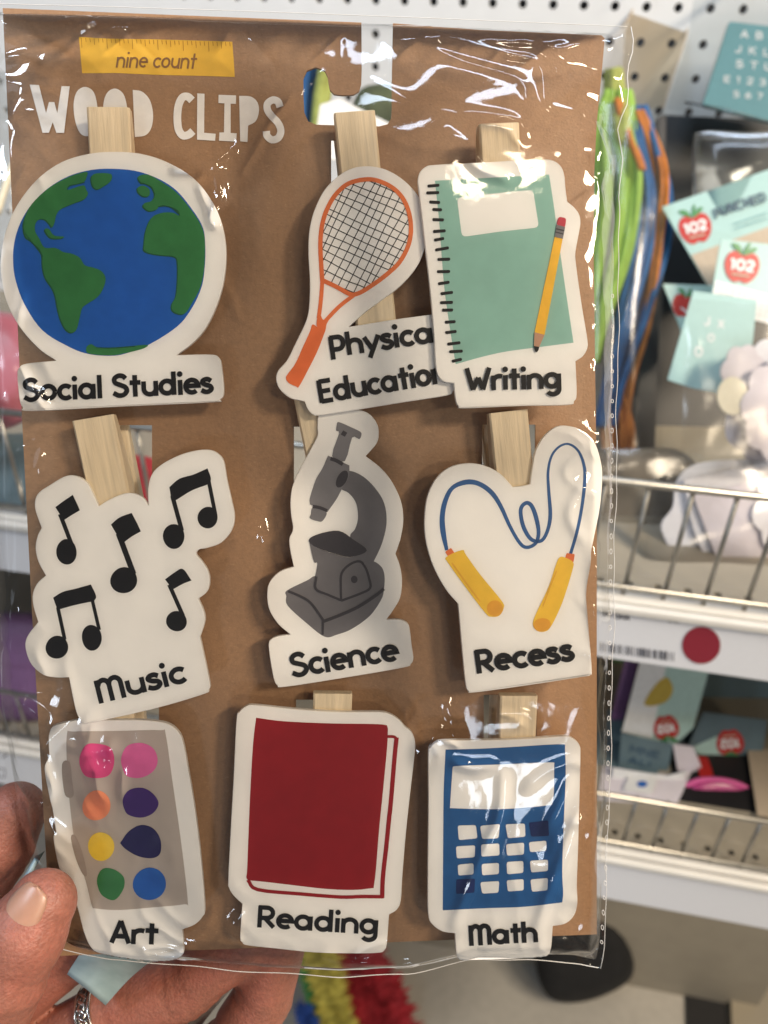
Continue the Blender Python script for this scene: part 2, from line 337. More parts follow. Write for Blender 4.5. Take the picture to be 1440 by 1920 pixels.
# perforated sheet: square cells with a real round hole, tube and dark backing
def perforated(cells, fn, pitch, r, depth):
    V, Fc, n = [], [], 16
    sq = []
    for k in range(n):
        a = 2*math.pi*(k+.5)/n; c, s = math.cos(a), math.sin(a); m = max(abs(c),abs(s)); sq.append((c/m*.5*pitch, s/m*.5*pitch))
    for (cx, cz) in cells:
        b = len(V)
        for k in range(n): V.append(fn(cx+sq[k][0], cz+sq[k][1], 0))
        for k in range(n): a = 2*math.pi*(k+.5)/n; V.append(fn(cx+r*math.cos(a), cz+r*math.sin(a), 0))
        for k in range(n): a = 2*math.pi*(k+.5)/n; V.append(fn(cx+r*math.cos(a), cz+r*math.sin(a), depth))
        for k in range(n):
            j = (k+1)%n; Fc.append((b+k,b+j,b+n+j,b+n+k)); Fc.append((b+n+k,b+n+j,b+2*n+j,b+2*n+k))
        for k in (1,5,9,13):          # cell corners
            k0, k1 = k, (k+1)%n; p, q = sq[k0], sq[k1]
            c = (math.copysign(.5*pitch,p[0]+q[0]), math.copysign(.5*pitch,p[1]+q[1]))
            V.append(fn(cx+c[0], cz+c[1], 0)); Fc.append((b+k0,b+k1,len(V)-1))
    return V, Fc
h0 = hit_y(1095, 10, WALL_Y); P = 0.0254
cells = [(h0[0]+i*P, h0[2]+j*P) for i in range(-26, 22) for j in range(-26, 5)]
V, Fc = perforated(cells, lambda a, z, d: (a, WALL_Y+d, z), P, 0.0035, 0.006)
structure(link_mesh('wall_pegboard', V, Fc, 'pegboard'))
x0, x1 = h0[0]-26.5*P, h0[0]+21.5*P; zt, zb = h0[2]+4.5*P, h0[2]-22.5*P
structure(link_mesh('wall_backing', [(x0-.01,WALL_Y+.0063,zb-.01),(x1+.01,WALL_Y+.0063,zb-.01),(x1+.01,WALL_Y+.0063,zt+.01),(x0-.01,WALL_Y+.0063,zt+.01)], [(0,1,2,3)], 'hole_dark'))
structure(link_mesh('wall_base', *box_verts(x0, x1, WALL_Y, WALL_Y+.012, 0, zb-.0005), 'deck_beige'))

def shelf(z_strip_top, z_strip_bot, z_rail, label, cat_group, x0=-0.75, x1=0.62):
    org = Matrix.Translation(Vector((0, SHELF_Y, z_strip_top)))
    t = thing('shelf', label, 'shelf', org, cat_group)
    dy = WALL_Y-SHELF_Y; hh = z_rail-z_strip_top; sb = z_strip_bot-z_strip_top
    pz = 0.0175
    cl = [(x0+(i+.5)*pz, .012+(j+.5)*pz) for i in range(int((x1-x0)/pz)) for j in range(1)]
    V, Fc = perforated([(a, b) for a, b in cl], lambda a, b, d: (a, b, .004-d), pz, 0.0026, 0.003)
    link_mesh('perforated_edge', V, Fc, 'deck_beige', t)
    xe = x0+int((x1-x0)/pz)*pz
    bevel_box('deck', x0, xe, .012+pz+.0003, dy-.001, -.012, .004, 'deck_beige', t, .001)
    bevel_box('deck_lip', x0, xe, .002, .0117, -.010, .005, 'shelf_white', t, .0015)
    bevel_box('price_rail', x0, xe, -.004, .0018, sb, -.0005, 'rail_white', t, .0012)
    bevel_box('rail_lip', x0, xe, -.0065, -.0015, .0002, .006, 'shelf_white', t, .0015)
    link_mesh('deck_underside', *box_verts(x0, xe, .0125, .012+pz, -.012, -.004), 'deck_beige', t)
    for nm, zz, rr in (('top_rail', hh, .0022), ('bottom_rail', .012, .0017)):
        tube(nm, [(x0, .006, zz), (x1, .006, zz)], rr, 'wire', t, 10)
    return t, hh
ZT1, ZB1, ZR1 = hit_y(1250,1153,SHELF_Y)[2], hit_y(1250,1243,SHELF_Y)[2], hit_y(1250,923,SHELF_Y)[2]
ZT2, ZB2, ZR2 = hit_y(1290,1635,SHELF_Y)[2], hit_y(1290,1706,SHELF_Y)[2], hit_y(1290,1529,SHELF_Y)[2]
shelf_a, fa = shelf(ZT1, ZB1, ZR1, 'white wire-fronted shelf with price rail carrying a red dot sticker', 'shelves of the display bay')
shelf_b, fb = shelf(ZT2, ZB2, ZR2, 'lower wire-fronted shelf with a blank pale price rail, above the floor', 'shelves of the display bay')
for t, hh, ua, ub, vv in ((shelf_a, fa, 1215, 1297, 940), (shelf_b, fb, 1187, 1245, 1540)):
    xa, xb = [hit_y(u, vv+(u-1290)*.12, SHELF_Y+.006)[0] for u in (ua, ub)]; dx_ = xb-xa
    for i in range(-40, 30):
        x = xa+i*dx_
        if -.74 < x < .61: tube('bar', [(x, .0085, .004), (x, .0085, hh)], .0014, 'wire', t, 8)
# writing and sticker on the price rail of the upper shelf
mat('label_ink', (0.05,0.05,0.07), 0.5); mat('sticker_red', (0.27,0.014,0.035), 0.4, 0.03)
def rail_fn(t):
    o = t.matrix_world.translation
    def fn(u, v, k):
        p = hit_y(u, v, SHELF_Y-.004-.00012*k); return np.array((p[0]-o[0], p[1]-o[1], p[2]-o[2]))
    return fn
rail = [c for c in shelf_a.children if c.name.startswith('price_rail')][0]
cv = Canvas(rail_fn(shelf_a), rail)
for st_, p0_, p1_, ch_, w_ in (('OHA',(1152,1160),(1181,1163),9,2.6), ('ONLY',(1252,1166),(1276,1169),5,1.4), ('NE',(1127,1154),(1148,1157),9,2.4)):
    cv.print('price_lettering', text_strokes(st_, p0_, p1_, ch_, w_), 'label_ink', 0)
cv.k += 1
bars = []; x = 1127
while x < 1266:
    w = random.choice((1.6,2.6,4.2)); y = 1205+(x-1127)*.135
    bars.append(('poly', sharp([(x,y),(x+w,y+.3),(x+w,y+17),(x,y+17)]))); x += w+random.choice((2.0,3.2,4.6))
cv.print('barcode', bars, 'label_ink')
cv.print('sticker', [('poly', ell(1315,1210,36,35,n=40))], 'sticker_red')
rail2 = [c for c in shelf_b.children if c.name.startswith('price_rail')][0]
Canvas(rail_fn(shelf_b), rail2).print('price_lettering', text_strokes('17', (-12,1418), (14,1424), 12, 2.2)+[('rib', sharp([(-4,1440),(9,1442),(9,1458),(-4,1456)]), 1.5, True)], 'label_ink')

# ================================================================== backing card with hook slot and clip slots
def filled_curve(name, loops, fn, h0, h1, material, parent):
    """flat sheet with holes between heights h0 and h1 (card-local)"""
    cu = bpy.data.curves.new(name, 'CURVE'); cu.dimensions = '2D'; cu.fill_mode = 'BOTH'; cu.extrude = (h1-h0)/2
    for P in loops:
        sp = cu.splines.new('POLY'); sp.points.add(len(P)-1)
        for i, p in enumerate(P): q = fn(p[0], p[1]); sp.points[i].co = (q[0], q[1], 0, 1)
        sp.use_cyclic_u = True
    tmp = bpy.data.objects.new(name+'_curve', cu); COL.objects.link(tmp)
    dg = bpy.context.evaluated_depsgraph_get(); me = bpy.data.meshes.new_from_object(tmp.evaluated_get(dg))
    bpy.data.objects.remove(tmp); bpy.data.curves.remove(cu)
    me.name = name; me.transform(Matrix.Translation((0,0,(h0+h1)/2))); me.materials.clear(); me.materials.append(M[material])
    o = bpy.data.objects.new(name, me); COL.objects.link(o); o.parent = parent; return o
lc = lambda u, v: to_local(u, v, 0.0)
hook = T(520,0,2.25,[(355,95),(356,300),(354,355),(345,385),(322,400),(275,402),(240,398),(222,380),(216,350),(213,325),(200,298),(162,283),(125,298),(110,330),(110,400),(114,475),(130,512),(165,526),(300,530),(430,533),(465,524),(480,500),(483,460),(484,300),(488,98)])
outer = [(5,15),(250,25),(500,35)] + [tuple(p) for p in hook] + [(900,56),(1128,66),(1134,72),(1128,140),(1119,230),(1114,330),(1113,460),(1116,700),(1119,900),(1119,1300),(1119,1752),(800,1764),(460,1778),(96,1793),(86,1600),(60,1150),(38,720),(20,330)]
slots = [[(217,797),(285,797),(285,945),(217,945)], [(551,800),(604,800),(604,960),(551,960)], [(904,796),(1004,796),(1004,900),(904,900)],
         [(555,1312),(652,1312),(652,1440),(555,1440)], [(907,1303),(1006,1303),(1006,1420),(907,1420)], [(236,1327),(298,1327),(298,1440),(236,1440)],
         [(621,262),(700,262),(700,400),(621,400)], [(160,320),(240,320),(240,440),(160,440)], [(905,330),(985,330),(985,450),(905,450)]]
card = thing('backing_card', 'brown kraft backing card with hook cut-out, gold ruler banner and white title', 'card', CARDM)
filled_curve('card_sheet', [outer]+slots, lc, -0.0007, 0.0, 'kraft', card)
cf = lambda u, v, k: to_local(u, v, 0.00005*k)
cv = Canvas(cf, card)
ban = T(0,0,2.5714,[(380,178),(520,186),(760,190),(1000,197),(1120,201),(1127,290),(1132,371),(980,366),(760,361),(560,352),(396,353),(388,260)])
cv.print('ruler_banner', [('poly', sharp(ban))], 'ink_gold')
ticks = []
for i in range(36):
    t = i/35; x = 392+t*715; y = 180+t*21; l = 50 if i % 6 == 0 else (34 if i % 3 == 0 else 22)
    ticks.append(('rib', sharp(T(0,0,2.5714,[(x,y+2),(x+3,y+l)])), 1.1))
cv.print('ruler_tick', ticks, 'ink_gold_dark')
st = text_strokes('nine count', T(0,0,2.5714,[(556,325)])[0], T(0,0,2.5714,[(945,332)])[0], 31, 3.6, slant=0.16)
cv.print('lettering', st, 'ink_brown')
HS = (0,0,2.5714)
letters = [
 sharp(T(*HS,[(143,408),(188,410),(222,545),(236,492),(262,492),(276,545),(297,415),(336,416),(309,641),(272,640),(254,590),(236,640),(205,640)])),
 smooth_closed(T(*HS,[(412,419),(452,445),(470,520),(466,590),(445,640),(418,657),(385,640),(362,580),(355,500),(372,440)])),
 smooth_closed(T(*HS,[(555,427),(596,455),(614,530),(608,600),(585,648),(558,660),(525,645),(502,585),(498,505),(516,448)])),
 smooth_closed(T(*HS,[(640,433,1),(685,442),(722,482),(738,550),(730,615),(702,652),(650,661,1),(645,550)])),
 sharp(T(*HS,[(951,450),(986,452),(984,640),(1040,645),(1037,679),(950,673)])),
 sharp(T(*HS,[(1054,457),(1138,460),(1137,501),(1112,500),(1112,641),(1141,643),(1139,683),(1056,678),(1058,639),(1080,638),(1082,498),(1053,497)])),
 smooth_closed(T(*HS,[(1153,462,1),(1210,466),(1242,495),(1248,540),(1232,585),(1196,606,1),(1193,685,1),(1158,681,1)]))]
for P in letters: cv.print('title_letter', [('poly', P)], 'ink_title', 0)
cs = [np.array(p) for p in smooth_open(T(*HS,[(926,484),(905,466),(880,470),(862,505),(855,560),(860,620),(880,652),(908,650),(930,632)]))]
cv.print('title_letter', [('rib', cs, [14.5]*len(cs))], 'ink_title', 0)
ss = [np.array(p) for p in smooth_open(T(*HS,[(1350,516),(1340,490),(1315,482),(1290,500),(1290,530),(1310,560),(1340,592),(1354,630),(1342,664),(1312,674),(1288,655),(1284,632)]))]
cv.print('title_letter', [('rib', ss, [13.5]*len(ss))], 'ink_title', 0)

# ================================================================== nine clothespins, each with a printed plaque
FOOT = []            # (polygon local xy, top height) for the bag to drape over
H0 = 0.0080
CG = 'nine clips on the backing card'
def clip(label, outline, leg_top, leg_dir_px, leg_len=0.046, h=H0, thick=0.0015, leg_w=0.0100, leg_h=(0.0010,0.0062), tilt=0.0):
    org = to_local(*leg_top, 0.0)
    t = thing('wood_clip', label, 'clip', card_matrix(org), CG)
    def fn(u, v, k):
        q = to_local(u, v, h+0.00005*k); return q-org
    if area2(outline) > 0: pass
    pl = slab('plaque', outline, fn, (0,0,-thick), 'plaque_white', t, 0.0002)
    for p in pl.data.polygons: pass
    FOOT.append(([to_local(p[0],p[1],h)[:2] for p in outline], h))
    # clothespin halves run along the direction given in the picture
    a = to_local(*leg_top, leg_h[1])-org; b = to_local(leg_top[0]+leg_dir_px[0], leg_top[1]+leg_dir_px[1], leg_h[1])-org
    d = (b-a); d[2] = 0; d /= np.linalg.norm(d); s = np.array((-d[1], d[0], 0)); top = h-thick+0.0001
    def leg(name, z_in, z_out):
        # profile along the length: thin handle end, full at the spring, notched
        prof = [(0,.45),(.06,.62),(.30,.95),(.44,1.0),(.455,.80),(.50,.78),(.515,1.0),(.72,1.0),(1.0,.88)]
        R = 0.0010; V, Fc = [], []
        for (q, k) in prof:
            c = a*0+np.array((a[0],a[1],0))+d*q*leg_len; zi = z_out+(z_in-z_out)*k
            zo = z_out
            for (x, z) in ((-leg_w/2+R*.5,zo),(leg_w/2-R*.5,zo),(leg_w/2,zo+(zi-zo)*.12),(leg_w/2,zi-(zi-zo)*.1),(leg_w/2-R*.5,zi),(-leg_w/2+R*.5,zi),(-leg_w/2,zi-(zi-zo)*.1),(-leg_w/2,zo+(zi-zo)*.12)):
                V.append(c+s*x+np.array((0,0,z)))
        n = 8
        for i in range(len(prof)-1):
            for k in range(n): Fc.append((i*n+k,i*n+(k+1)%n,(i+1)*n+(k+1)%n,(i+1)*n+k))
        Fc.append(tuple(range(n-1,-1,-1))); Fc.append(tuple(range((len(prof)-1)*n,len(prof)*n)))
        # own axes so that the grain runs along the leg
        Mx = Matrix(((s[0],d[0],0,a[0]),(s[1],d[1],0,a[1]),(0,0,1,0),(0,0,0,1))); Mi = Mx.inverted()
        o = link_mesh(name, [Mi @ Vector(v) for v in V], Fc, 'clip_wood', t); o.matrix_local = Mx; return o
    leg('front_leg', 0.0008, top); leg('back_leg', -0.0016, -0.0066)
    c0 = np.array((a[0],a[1],0))+d*leg_len*.478
    pts = []
    for i in range(60):
        q = i/59; an = q*2*math.pi*3.0; pts.append(c0+s*(q-.5)*leg_w*1.12+d*0.0019*math.cos(an)+np.array((0,0,-0.0003+0.0026*math.sin(an))))
    tube('spring', pts, 0.00045, 'steel', t, 6)
    w2 = leg_w/2
    FOOT.append(([(org+np.array((a[0],a[1],0))+d*q*leg_len+s*x)[:2] for q, x in ((0,-w2),(0,w2),(1,w2),(1,-w2))], top))
    cvs = Canvas(fn, pl); return t, cvs
def poly(P): return ('poly', P)
def rib(P, w, closed=False): return ('rib', P, w, closed)

# ---- social studies
g = (0,280,3.2727)
out = smooth_closed(T(*g,[(345,1296,1),(240,1225),(120,1090),(38,930),(4,760),(8,620),(40,480),(110,330),(230,180),(380,75),(550,25),(700,13),(860,25),(1020,75),(1180,170),(1290,300),(1360,450),(1388,620),(1375,800),(1330,960),(1260,1100),(1180,1190),(1082,1262,1),(1290,1258),(1345,1280),(1362,1340),(1374,1490),(1350,1535),(1300,1552),(740,1578),(190,1605),(138,1582),(118,1530),(105,1390),(115,1342),(160,1315)]))
t, c = clip('clip with a round blue and green globe plaque reading Social Studies', out, (203,202), (4,90))
c.print('ocean', [poly(smooth_closed(T(*g,[(660,119),(820,130),(960,175),(1080,250),(1180,370),(1245,480),(1260,600),(1255,740),(1235,850),(1180,970),(1090,1085),(920,1195),(780,1250),(680,1267),(540,1255),(420,1210),(260,1110),(150,950),(95,800),(80,680),(90,560),(130,440),(200,330),(300,235),(420,165),(540,130)])))], 'ink_blue')
am = [(150,430),(200,332),(300,237),(420,170),(530,138),(532,170),(515,200),(470,212),(424,222),(410,248),(445,240),(485,226),(518,222),(528,245),(540,272),(520,305),(470,325),(420,345),(370,370),(345,405),(335,450),(320,478),(302,455),(275,430),(240,430),(217,460),(217,505),(240,545),(262,590),(285,605),(340,605),(390,630),(440,640),(490,665),(520,710),(570,725),(620,745),(648,790),(635,850),(600,905),(540,945),(505,975),(490,1030),(470,1105),(440,1125),(405,1105),(375,1050),(355,980),(340,900),(320,850),(280,790),(262,720),(258,650),(235,610),(195,565),(160,540),(145,490)]
cu_ = [(275,490),(300,488),(332,528),(392,535),(380,546),(320,546),(290,522)]
gr = [(560,175),(580,150),(640,145),(685,155),(680,195),(640,225),(600,245),(570,225)]
eu = [(850,165),(912,156),(1000,205),(1080,262),(1150,342),(1215,432),(1250,510),(1258,600),(1252,740),(1228,850),(1180,940),(1140,1003),(1100,1010),(1060,990),(1055,950),(1080,900),(1090,800),(1090,700),(1075,660),(1000,650),(930,640),(885,620),(885,580),(895,500),(930,420),(990,390),(1060,388),(1102,408),(1092,375),(1040,350),(985,345),(960,370),(915,378),(880,352),(887,330),(925,318),(950,285),(935,235),(900,212),(865,205)]
uk = [(845,235),(880,222),(918,248),(914,286),(880,288),(850,265)]
an = [(530,1215),(560,1195),(600,1215),(700,1215),(800,1207),(905,1200),(880,1222),(780,1248),(680,1264),(545,1253)]
land = [am, cu_, gr, eu, uk, an]
sh = lambda L, dx, dy: [(x+dx, y+dy) for x, y in L]
c.print('coast_shadow', [poly(smooth_closed(T(*g,sh(L,-7,6)),4)) for L in land[:5]], 'ink_green_dark', 2)
for L in land: c.print('continent', [poly(smooth_closed(T(*g,L),4))], 'ink_green', 0)
for P in ([(412,250),(425,226),(470,214),(520,202)],[(150,440),(148,500),(190,562),(240,615),(262,660)],[(848,190),(880,208),(925,230),(950,275)],[(970,352),(1040,352),(1100,400)],[(590,1217),(700,1219),(830,1208)]):
    c.print('coast_line', [rib(smooth_open(T(*g,P),5), 1.8)], 'ink_green_dark', 0)
c.k += 1
c.print('lettering', text_strokes('Social Studies', T(*g,[(140,1549)])[0], T(*g,[(1312,1497)])[0], 44, 8.9), 'ink_black')

# ---- science (under the racket plaque)
g = (460,740,3.2556)
out = smooth_closed(T(*g,[(455,110),(560,85),(690,92),(760,120),(805,180),(815,240),(800,300),(735,375,1),(830,450),(900,540),(950,650),(965,760),(950,870),(917,972,1),(945,1050),(957,1140),(945,1240),(900,1320),(862,1372,1),(940,1372),(990,1395),(1005,1440),(1016,1530),(1026,1610),(1010,1645),(960,1668),(600,1730),(240,1785),(195,1775),(175,1740),(155,1640),(142,1530),(155,1495),(200,1475),(275,1465,1),(200,1400),(145,1310),(133,1210),(150,1140),(210,1080),(295,1050,1),(275,960),(268,880),(290,820),(278,730),(275,640),(290,550),(340,440),(400,330),(440,250),(440,190)]))
t, c = clip('clip with a grey microscope plaque reading Science', out, (580,706), (22,110), h=0.0072, leg_w=0.0098)
c.print('microscope_base', [poly(smooth_closed(T(*g,[(255,1195),(380,1132),(430,1105),(600,1070),(700,1050),(770,1015),(830,1050),(850,1110),(846,1190),(830,1250),(760,1350),(650,1430),(560,1465),(485,1478),(380,1400),(260,1290),(250,1230)])))], 'ink_grey')
c.print('microscope_arm', [poly(smooth_closed(T(*g,[(632,465),(720,500),(800,580),(850,670),(862,780),(840,890),(800,985),(760,1040),(690,1000),(640,870),(670,820),(688,750),(675,660),(630,600),(580,570),(600,510)])))], 'ink_grey')
c.print('microscope_tube', [poly(smooth_closed(T(*g,[(570,167),(640,196),(700,225),(709,245),(695,272),(652,262),(608,405),(530,375),(572,238),(555,220),(558,185)]),3)), poly(smooth_closed(T(*g,[(505,372,1),(635,432,1),(632,500),(590,575),(555,640),(500,718,1),(395,670,1),(395,630),(430,520),(470,450)]))), poly(smooth_closed(T(*g,[(414,690),(495,715),(472,770),(440,772),(395,755),(400,730)])))], 'ink_grey_light')
c.print('microscope_stage', [poly(smooth_closed(T(*g,[(388,890,1),(430,930),(530,968),(640,992),(742,955,1),(748,980),(705,1012),(745,1090),(766,1170),(750,1200),(582,1260),(430,1185),(440,1035),(418,1018)]))), poly(ell(*T(*g,[(665,1128)])[0],6.5,7))], 'ink_grey')
c.print('microscope_shade', [poly(smooth_closed(T(*g,[(388,885),(450,850),(570,831),(660,885),(742,952),(640,990),(530,965),(420,925)],),4)), poly(ell(*T(*g,[(590,515)])[0],9,17.5,28)), poly(ell(*T(*g,[(665,1128)])[0],6.2,7))]
  + [rib(smooth_open(T(*g,P),4), w) for P, w in (([(520,390),(555,402),(595,425)],7),([(412,682),(455,690),(500,708)],6),([(262,1200),(330,1228),(400,1272),(475,1375)],4.5),([(475,1372),(472,1465)],4),([(475,1385),(580,1345),(690,1295),(790,1230),(846,1185)],6),([(585,1258),(583,1180),(588,1090),(640,1035),(700,1018),(735,1060),(755,1120),(762,1180),(700,1215),(585,1258)],4.5),([(585,1255),(500,1220),(430,1185),(434,1110)],4.5),([(590,230),(615,245)],9))], 'ink_grey_dark')
c.print('lettering', text_strokes('Science', T(*g,[(283,1730)])[0], T(*g,[(945,1620)])[0], 46, 9.1), 'ink_black')

# ---- physical education
g = (500,280,3.6917)
out = smooth_closed(T(*g,[(680,115),(780,125),(880,165),(980,240),(1060,340),(1108,470),(1112,600),(1080,730),(1020,840),(920,950),(800,1040),(690,1120),(615,1185),(570,1228,1),(850,1182),(1140,1143),(1230,1132),(1268,1170),(1280,1400),(1298,1620),(1290,1675),(1240,1705),(940,1752),(640,1800),(370,1840),(320,1835),(285,1800),(262,1745,1),(230,1738),(160,1720),(90,1660),(65,1590),(80,1530),(140,1460),(200,1340),(275,1180),(295,1060),(298,900),(288,720),(295,560),(330,420),(400,280),(500,180),(590,130)]))
t, c = clip('clip with an orange tennis racket plaque reading Physical Education', out, (664,214), (26,250), leg_len=0.0535, h=0.0092)
head = smooth_closed(T(*g,[(700,207),(800,228),(890,280),(955,360),(992,470),(998,580),(975,680),(920,780),(850,850),(760,920),(660,985),(600,1008,1),(560,995),(480,950),(385,905,1),(378,800),(372,650),(385,520),(420,410),(480,310),(570,235)]))
def clipline(p, d, P):
    ts = []
    for i in range(len(P)):
        a, b = P[i-1], P[i]; e = b-a; den = d[0]*e[1]-d[1]*e[0]
        if abs(den) < 1e-9: continue
        q = a-p; tt = (q[0]*e[1]-q[1]*e[0])/den; uu = (q[0]*d[1]-q[1]*d[0])/den
        if 0 <= uu < 1: ts.append(tt)
    return (min(ts), max(ts)) if len(ts) > 1 else None
cen = np.array(T(*g,[(680,580)])[0]); strs = []
for ang, sp, n in ((-62.5,14.6,10),(24.5,15.6,14)):
    d = np.array((math.cos(math.radians(ang)), math.sin(math.radians(ang)))); nn = np.array((-d[1], d[0]))
    for i in range(-n, n+1):
        d2 = d+nn*random.uniform(-.035,.035); p = cen+nn*(i*sp+random.uniform(-1.6,1.6)); r = clipline(p, d2, head)
        if r and r[1]-r[0] > 6:
            pts = [p+d2*(r[0]+(r[1]-r[0])*k/6)+nn*(random.uniform(-.6,.6)+1.6*math.sin(k/6*3.1+i)) for k in range(7)]
            strs.append(rib(smooth_open(pts,3), 1.7))
c.print('racket_string', strs, 'ink_black', 2)
c.print('racket_frame', [rib(head, 8.2, True)] + [rib(smooth_open(T(*g,P)), 7.4) for P in ([(386,905),(376,1040),(360,1170)],[(600,1012),(500,1090),(400,1195)])] + [poly(smooth_closed(T(*g,[(345,1215),(358,1130),(372,1140),(392,1180),(440,1160),(415,1210),(405,1255),(370,1245)]),3)), poly(smooth_closed(T(*g,[(318,1212),(360,1235),(405,1245),(395,1285),(350,1400),(290,1520),(225,1640),(205,1642),(150,1615),(133,1580),(150,1550),(200,1480),(250,1370),(300,1260)]),4))], 'ink_orange', 3)
c.print('lettering', text_strokes('Physical', T(*g,[(443,1440)])[0], T(*g,[(1206,1330)])[0], 44, 8.9)+text_strokes('Education', T(*g,[(368,1760)])[0], T(*g,[(1264,1609)])[0], 45, 8.9), 'ink_black')

# ---- writing
g = (760,280,3.6)
out = smooth_closed(T(*g,[(85,200),(100,150),(140,115),(200,103),(500,88),(760,72),(940,66),(1010,80),(1055,120),(1075,180),(1082,260),(1094,352,1),(1140,390),(1175,440),(1183,500),(1170,580),(1150,690),(1152,760),(1170,900),(1200,1100),(1230,1280),(1230,1340),(1200,1395),(1150,1430,1),(1158,1650),(1140,1700),(1100,1725),(770,1732),(400,1748),(360,1735),(340,1690),(328,1578,1),(270,1570),(238,1550),(215,1510),(205,1440),(190,1200),(160,880),(120,520),(90,260)]))
t, c = clip('clip with a sage green notebook and yellow pencil plaque reading Writing', out, (937,229), (5,90), h=0.0112, leg_h=(0.0010,0.0104))
c.print('notebook_cover', [poly(smooth_closed(T(*g,[(200,212,1),(600,190),(970,170,1),(1005,400),(1060,800),(1135,1305,1),(900,1335),(680,1365),(520,1400),(340,1450,1),(300,1200),(260,900),(230,500)])))], 'ink_sage')
c.print('notebook_label', [poly(rounded(T(*g,[(348,325),(600,298),(862,273),(902,527),(640,555),(382,592)]),9))], 'plaque_white')
sp = [(190,245,-5,82),(185,293,-2,88),(198,357,3,74),(215,407,2,66),(222,475,2,78),(230,552,-4,86),(228,607,-11,70),(248,672,-10,94),(260,742,-2,86),(258,825,-1,90),(260,902,-9,80),(280,970,-7,86),(278,1034,-2,88),(285,1085,-1,76),(303,1165,-4,74),(308,1233,-7,78),(328,1310,-7,90),(342,1364,-3,92),(348,1424,-13,70)]
c.print('spiral_mark', [poly(rounded([(p[0]+math.cos(math.radians(a))*sx*l/7.2-math.sin(math.radians(a))*sy*2.9, p[1]+math.sin(math.radians(a))*sx*l/7.2+math.cos(math.radians(a))*sy*2.9) for sx, sy in ((-1,-1),(1,-1),(1,1),(-1,1))],2.6)) for (x,y,a,l) in sp for p in T(*g,[(x,y)])], 'ink_black')
c.print('pencil_body', [poly(sharp(T(*g,[(1008,588),(1063,600),(940,1252),(872,1234)])))], 'ink_pencil')
c.print('pencil_eraser', [poly(rounded(T(*g,[(1034,454),(1087,464),(1078,530),(1020,512)]),5))], 'ink_eraser')
c.print('pencil_ferrule', [poly(sharp(T(*g,[(1021,508),(1079,524),(1063,604),(1008,590)])))], 'ink_grey_light')
c.print('pencil_ferrule_band', [rib(sharp(T(*g,P)),w) for P, w in (([(1017,536),(1072,549)],2.4),([(1013,558),(1068,572)],2.0))], 'ink_grey_dark')
c.print('pencil_tip', [poly(sharp(T(*g,[(872,1234),(940,1252),(903,1336),(868,1328)])))], 'ink_tan')
c.print('pencil_lead', [poly(smooth_closed(T(*g,[(867,1327,1),(904,1334,1),(898,1355),(885,1370),(872,1352)])))], 'ink_black')
c.print('lettering', text_strokes('Writing', T(*g,[(412,1630)])[0], T(*g,[(1062,1612)])[0], 43, 8.9), 'ink_black')

# ---- art
g = (0,1300,3.0976)
out = smooth_closed(T(*g,[(284,240),(308,192),(400,166),(480,152),(600,156),(780,155),(920,165),(990,185),(1040,230),(1065,290),(1090,420),(1130,660),(1165,940),(1190,1240),(1175,1300),(1130,1345),(1060,1372,1),(1068,1480),(1060,1520),(1010,1548),(900,1555),(740,1540),(580,1510),(530,1480),(490,1400),(450,1250),(425,1180),(350,1040),(310,850),(325,808,1),(305,680),(290,620),(262,480),(260,420),(286,370,1),(282,300)]))
t, c = clip('clip with a watercolour paint tray plaque reading Art', out, (212,1337), (14,110), h=0.0076)
c.print('paint_tray', [poly(smooth_closed(T(*g,[(390,232),(430,222),(700,218),(930,214),(962,238),(1000,500),(1050,850),(1090,1200),(1070,1225),(900,1242),(700,1258),(560,1250),(533,1232),(500,1100),(440,900),(405,640),(388,400)])))], 'ink_tray')
c.print('tray_hinge', [poly(smooth_closed(T(*g,[(360,412),(405,400),(418,500),(428,590),(398,606),(372,570)]),4)), poly(smooth_closed(T(*g,[(412,838),(440,830),(480,930),(505,1050),(482,1052),(440,960)]),4))], 'ink_tray_dark')
def Tb(pts): return smooth_closed(T(*g,pts))
for P, m_ in ((Tb([(465,360),(500,300),(560,292),(640,315),(664,390),(640,468),(580,492),(500,482),(465,425)]),'ink_magenta'), (Tb([(705,370),(740,305),(820,288),(890,320),(916,390),(890,452),(820,490),(740,482),(710,430)]),'ink_pink'),
  (ell(*T(*g,[(560,652)])[0],26.5,28,0,28,.03),'ink_coral'), (Tb([(715,610),(750,562),(820,548),(880,575),(921,635),(890,695),(820,722),(745,705),(718,660)]),'ink_purple'), (ell(*T(*g,[(587,890)])[0],24.3,27.4,0,28,.02),'ink_paintyellow'),
  (smooth_closed(T(*g,[(697,870,1),(750,800),(820,765),(890,785),(932,850),(930,930),(880,958),(800,945),(730,905)])),'ink_navy'), (Tb([(568,1060),(600,1018),(660,1022),(715,1062),(722,1120),(690,1180),(650,1202),(590,1170),(565,1110)]),'ink_green'), (ell(*T(*g,[(868,1107)])[0],31,30.6,0,28,.015),'ink_blue')):
    c.print('paint_pan', [poly(P)], m_, 0)
c.k += 1
c.print('lettering', text_strokes('Art', T(*g,[(640,1450)])[0], T(*g,[(922,1462)])[0], 43, 8.9), 'ink_black')

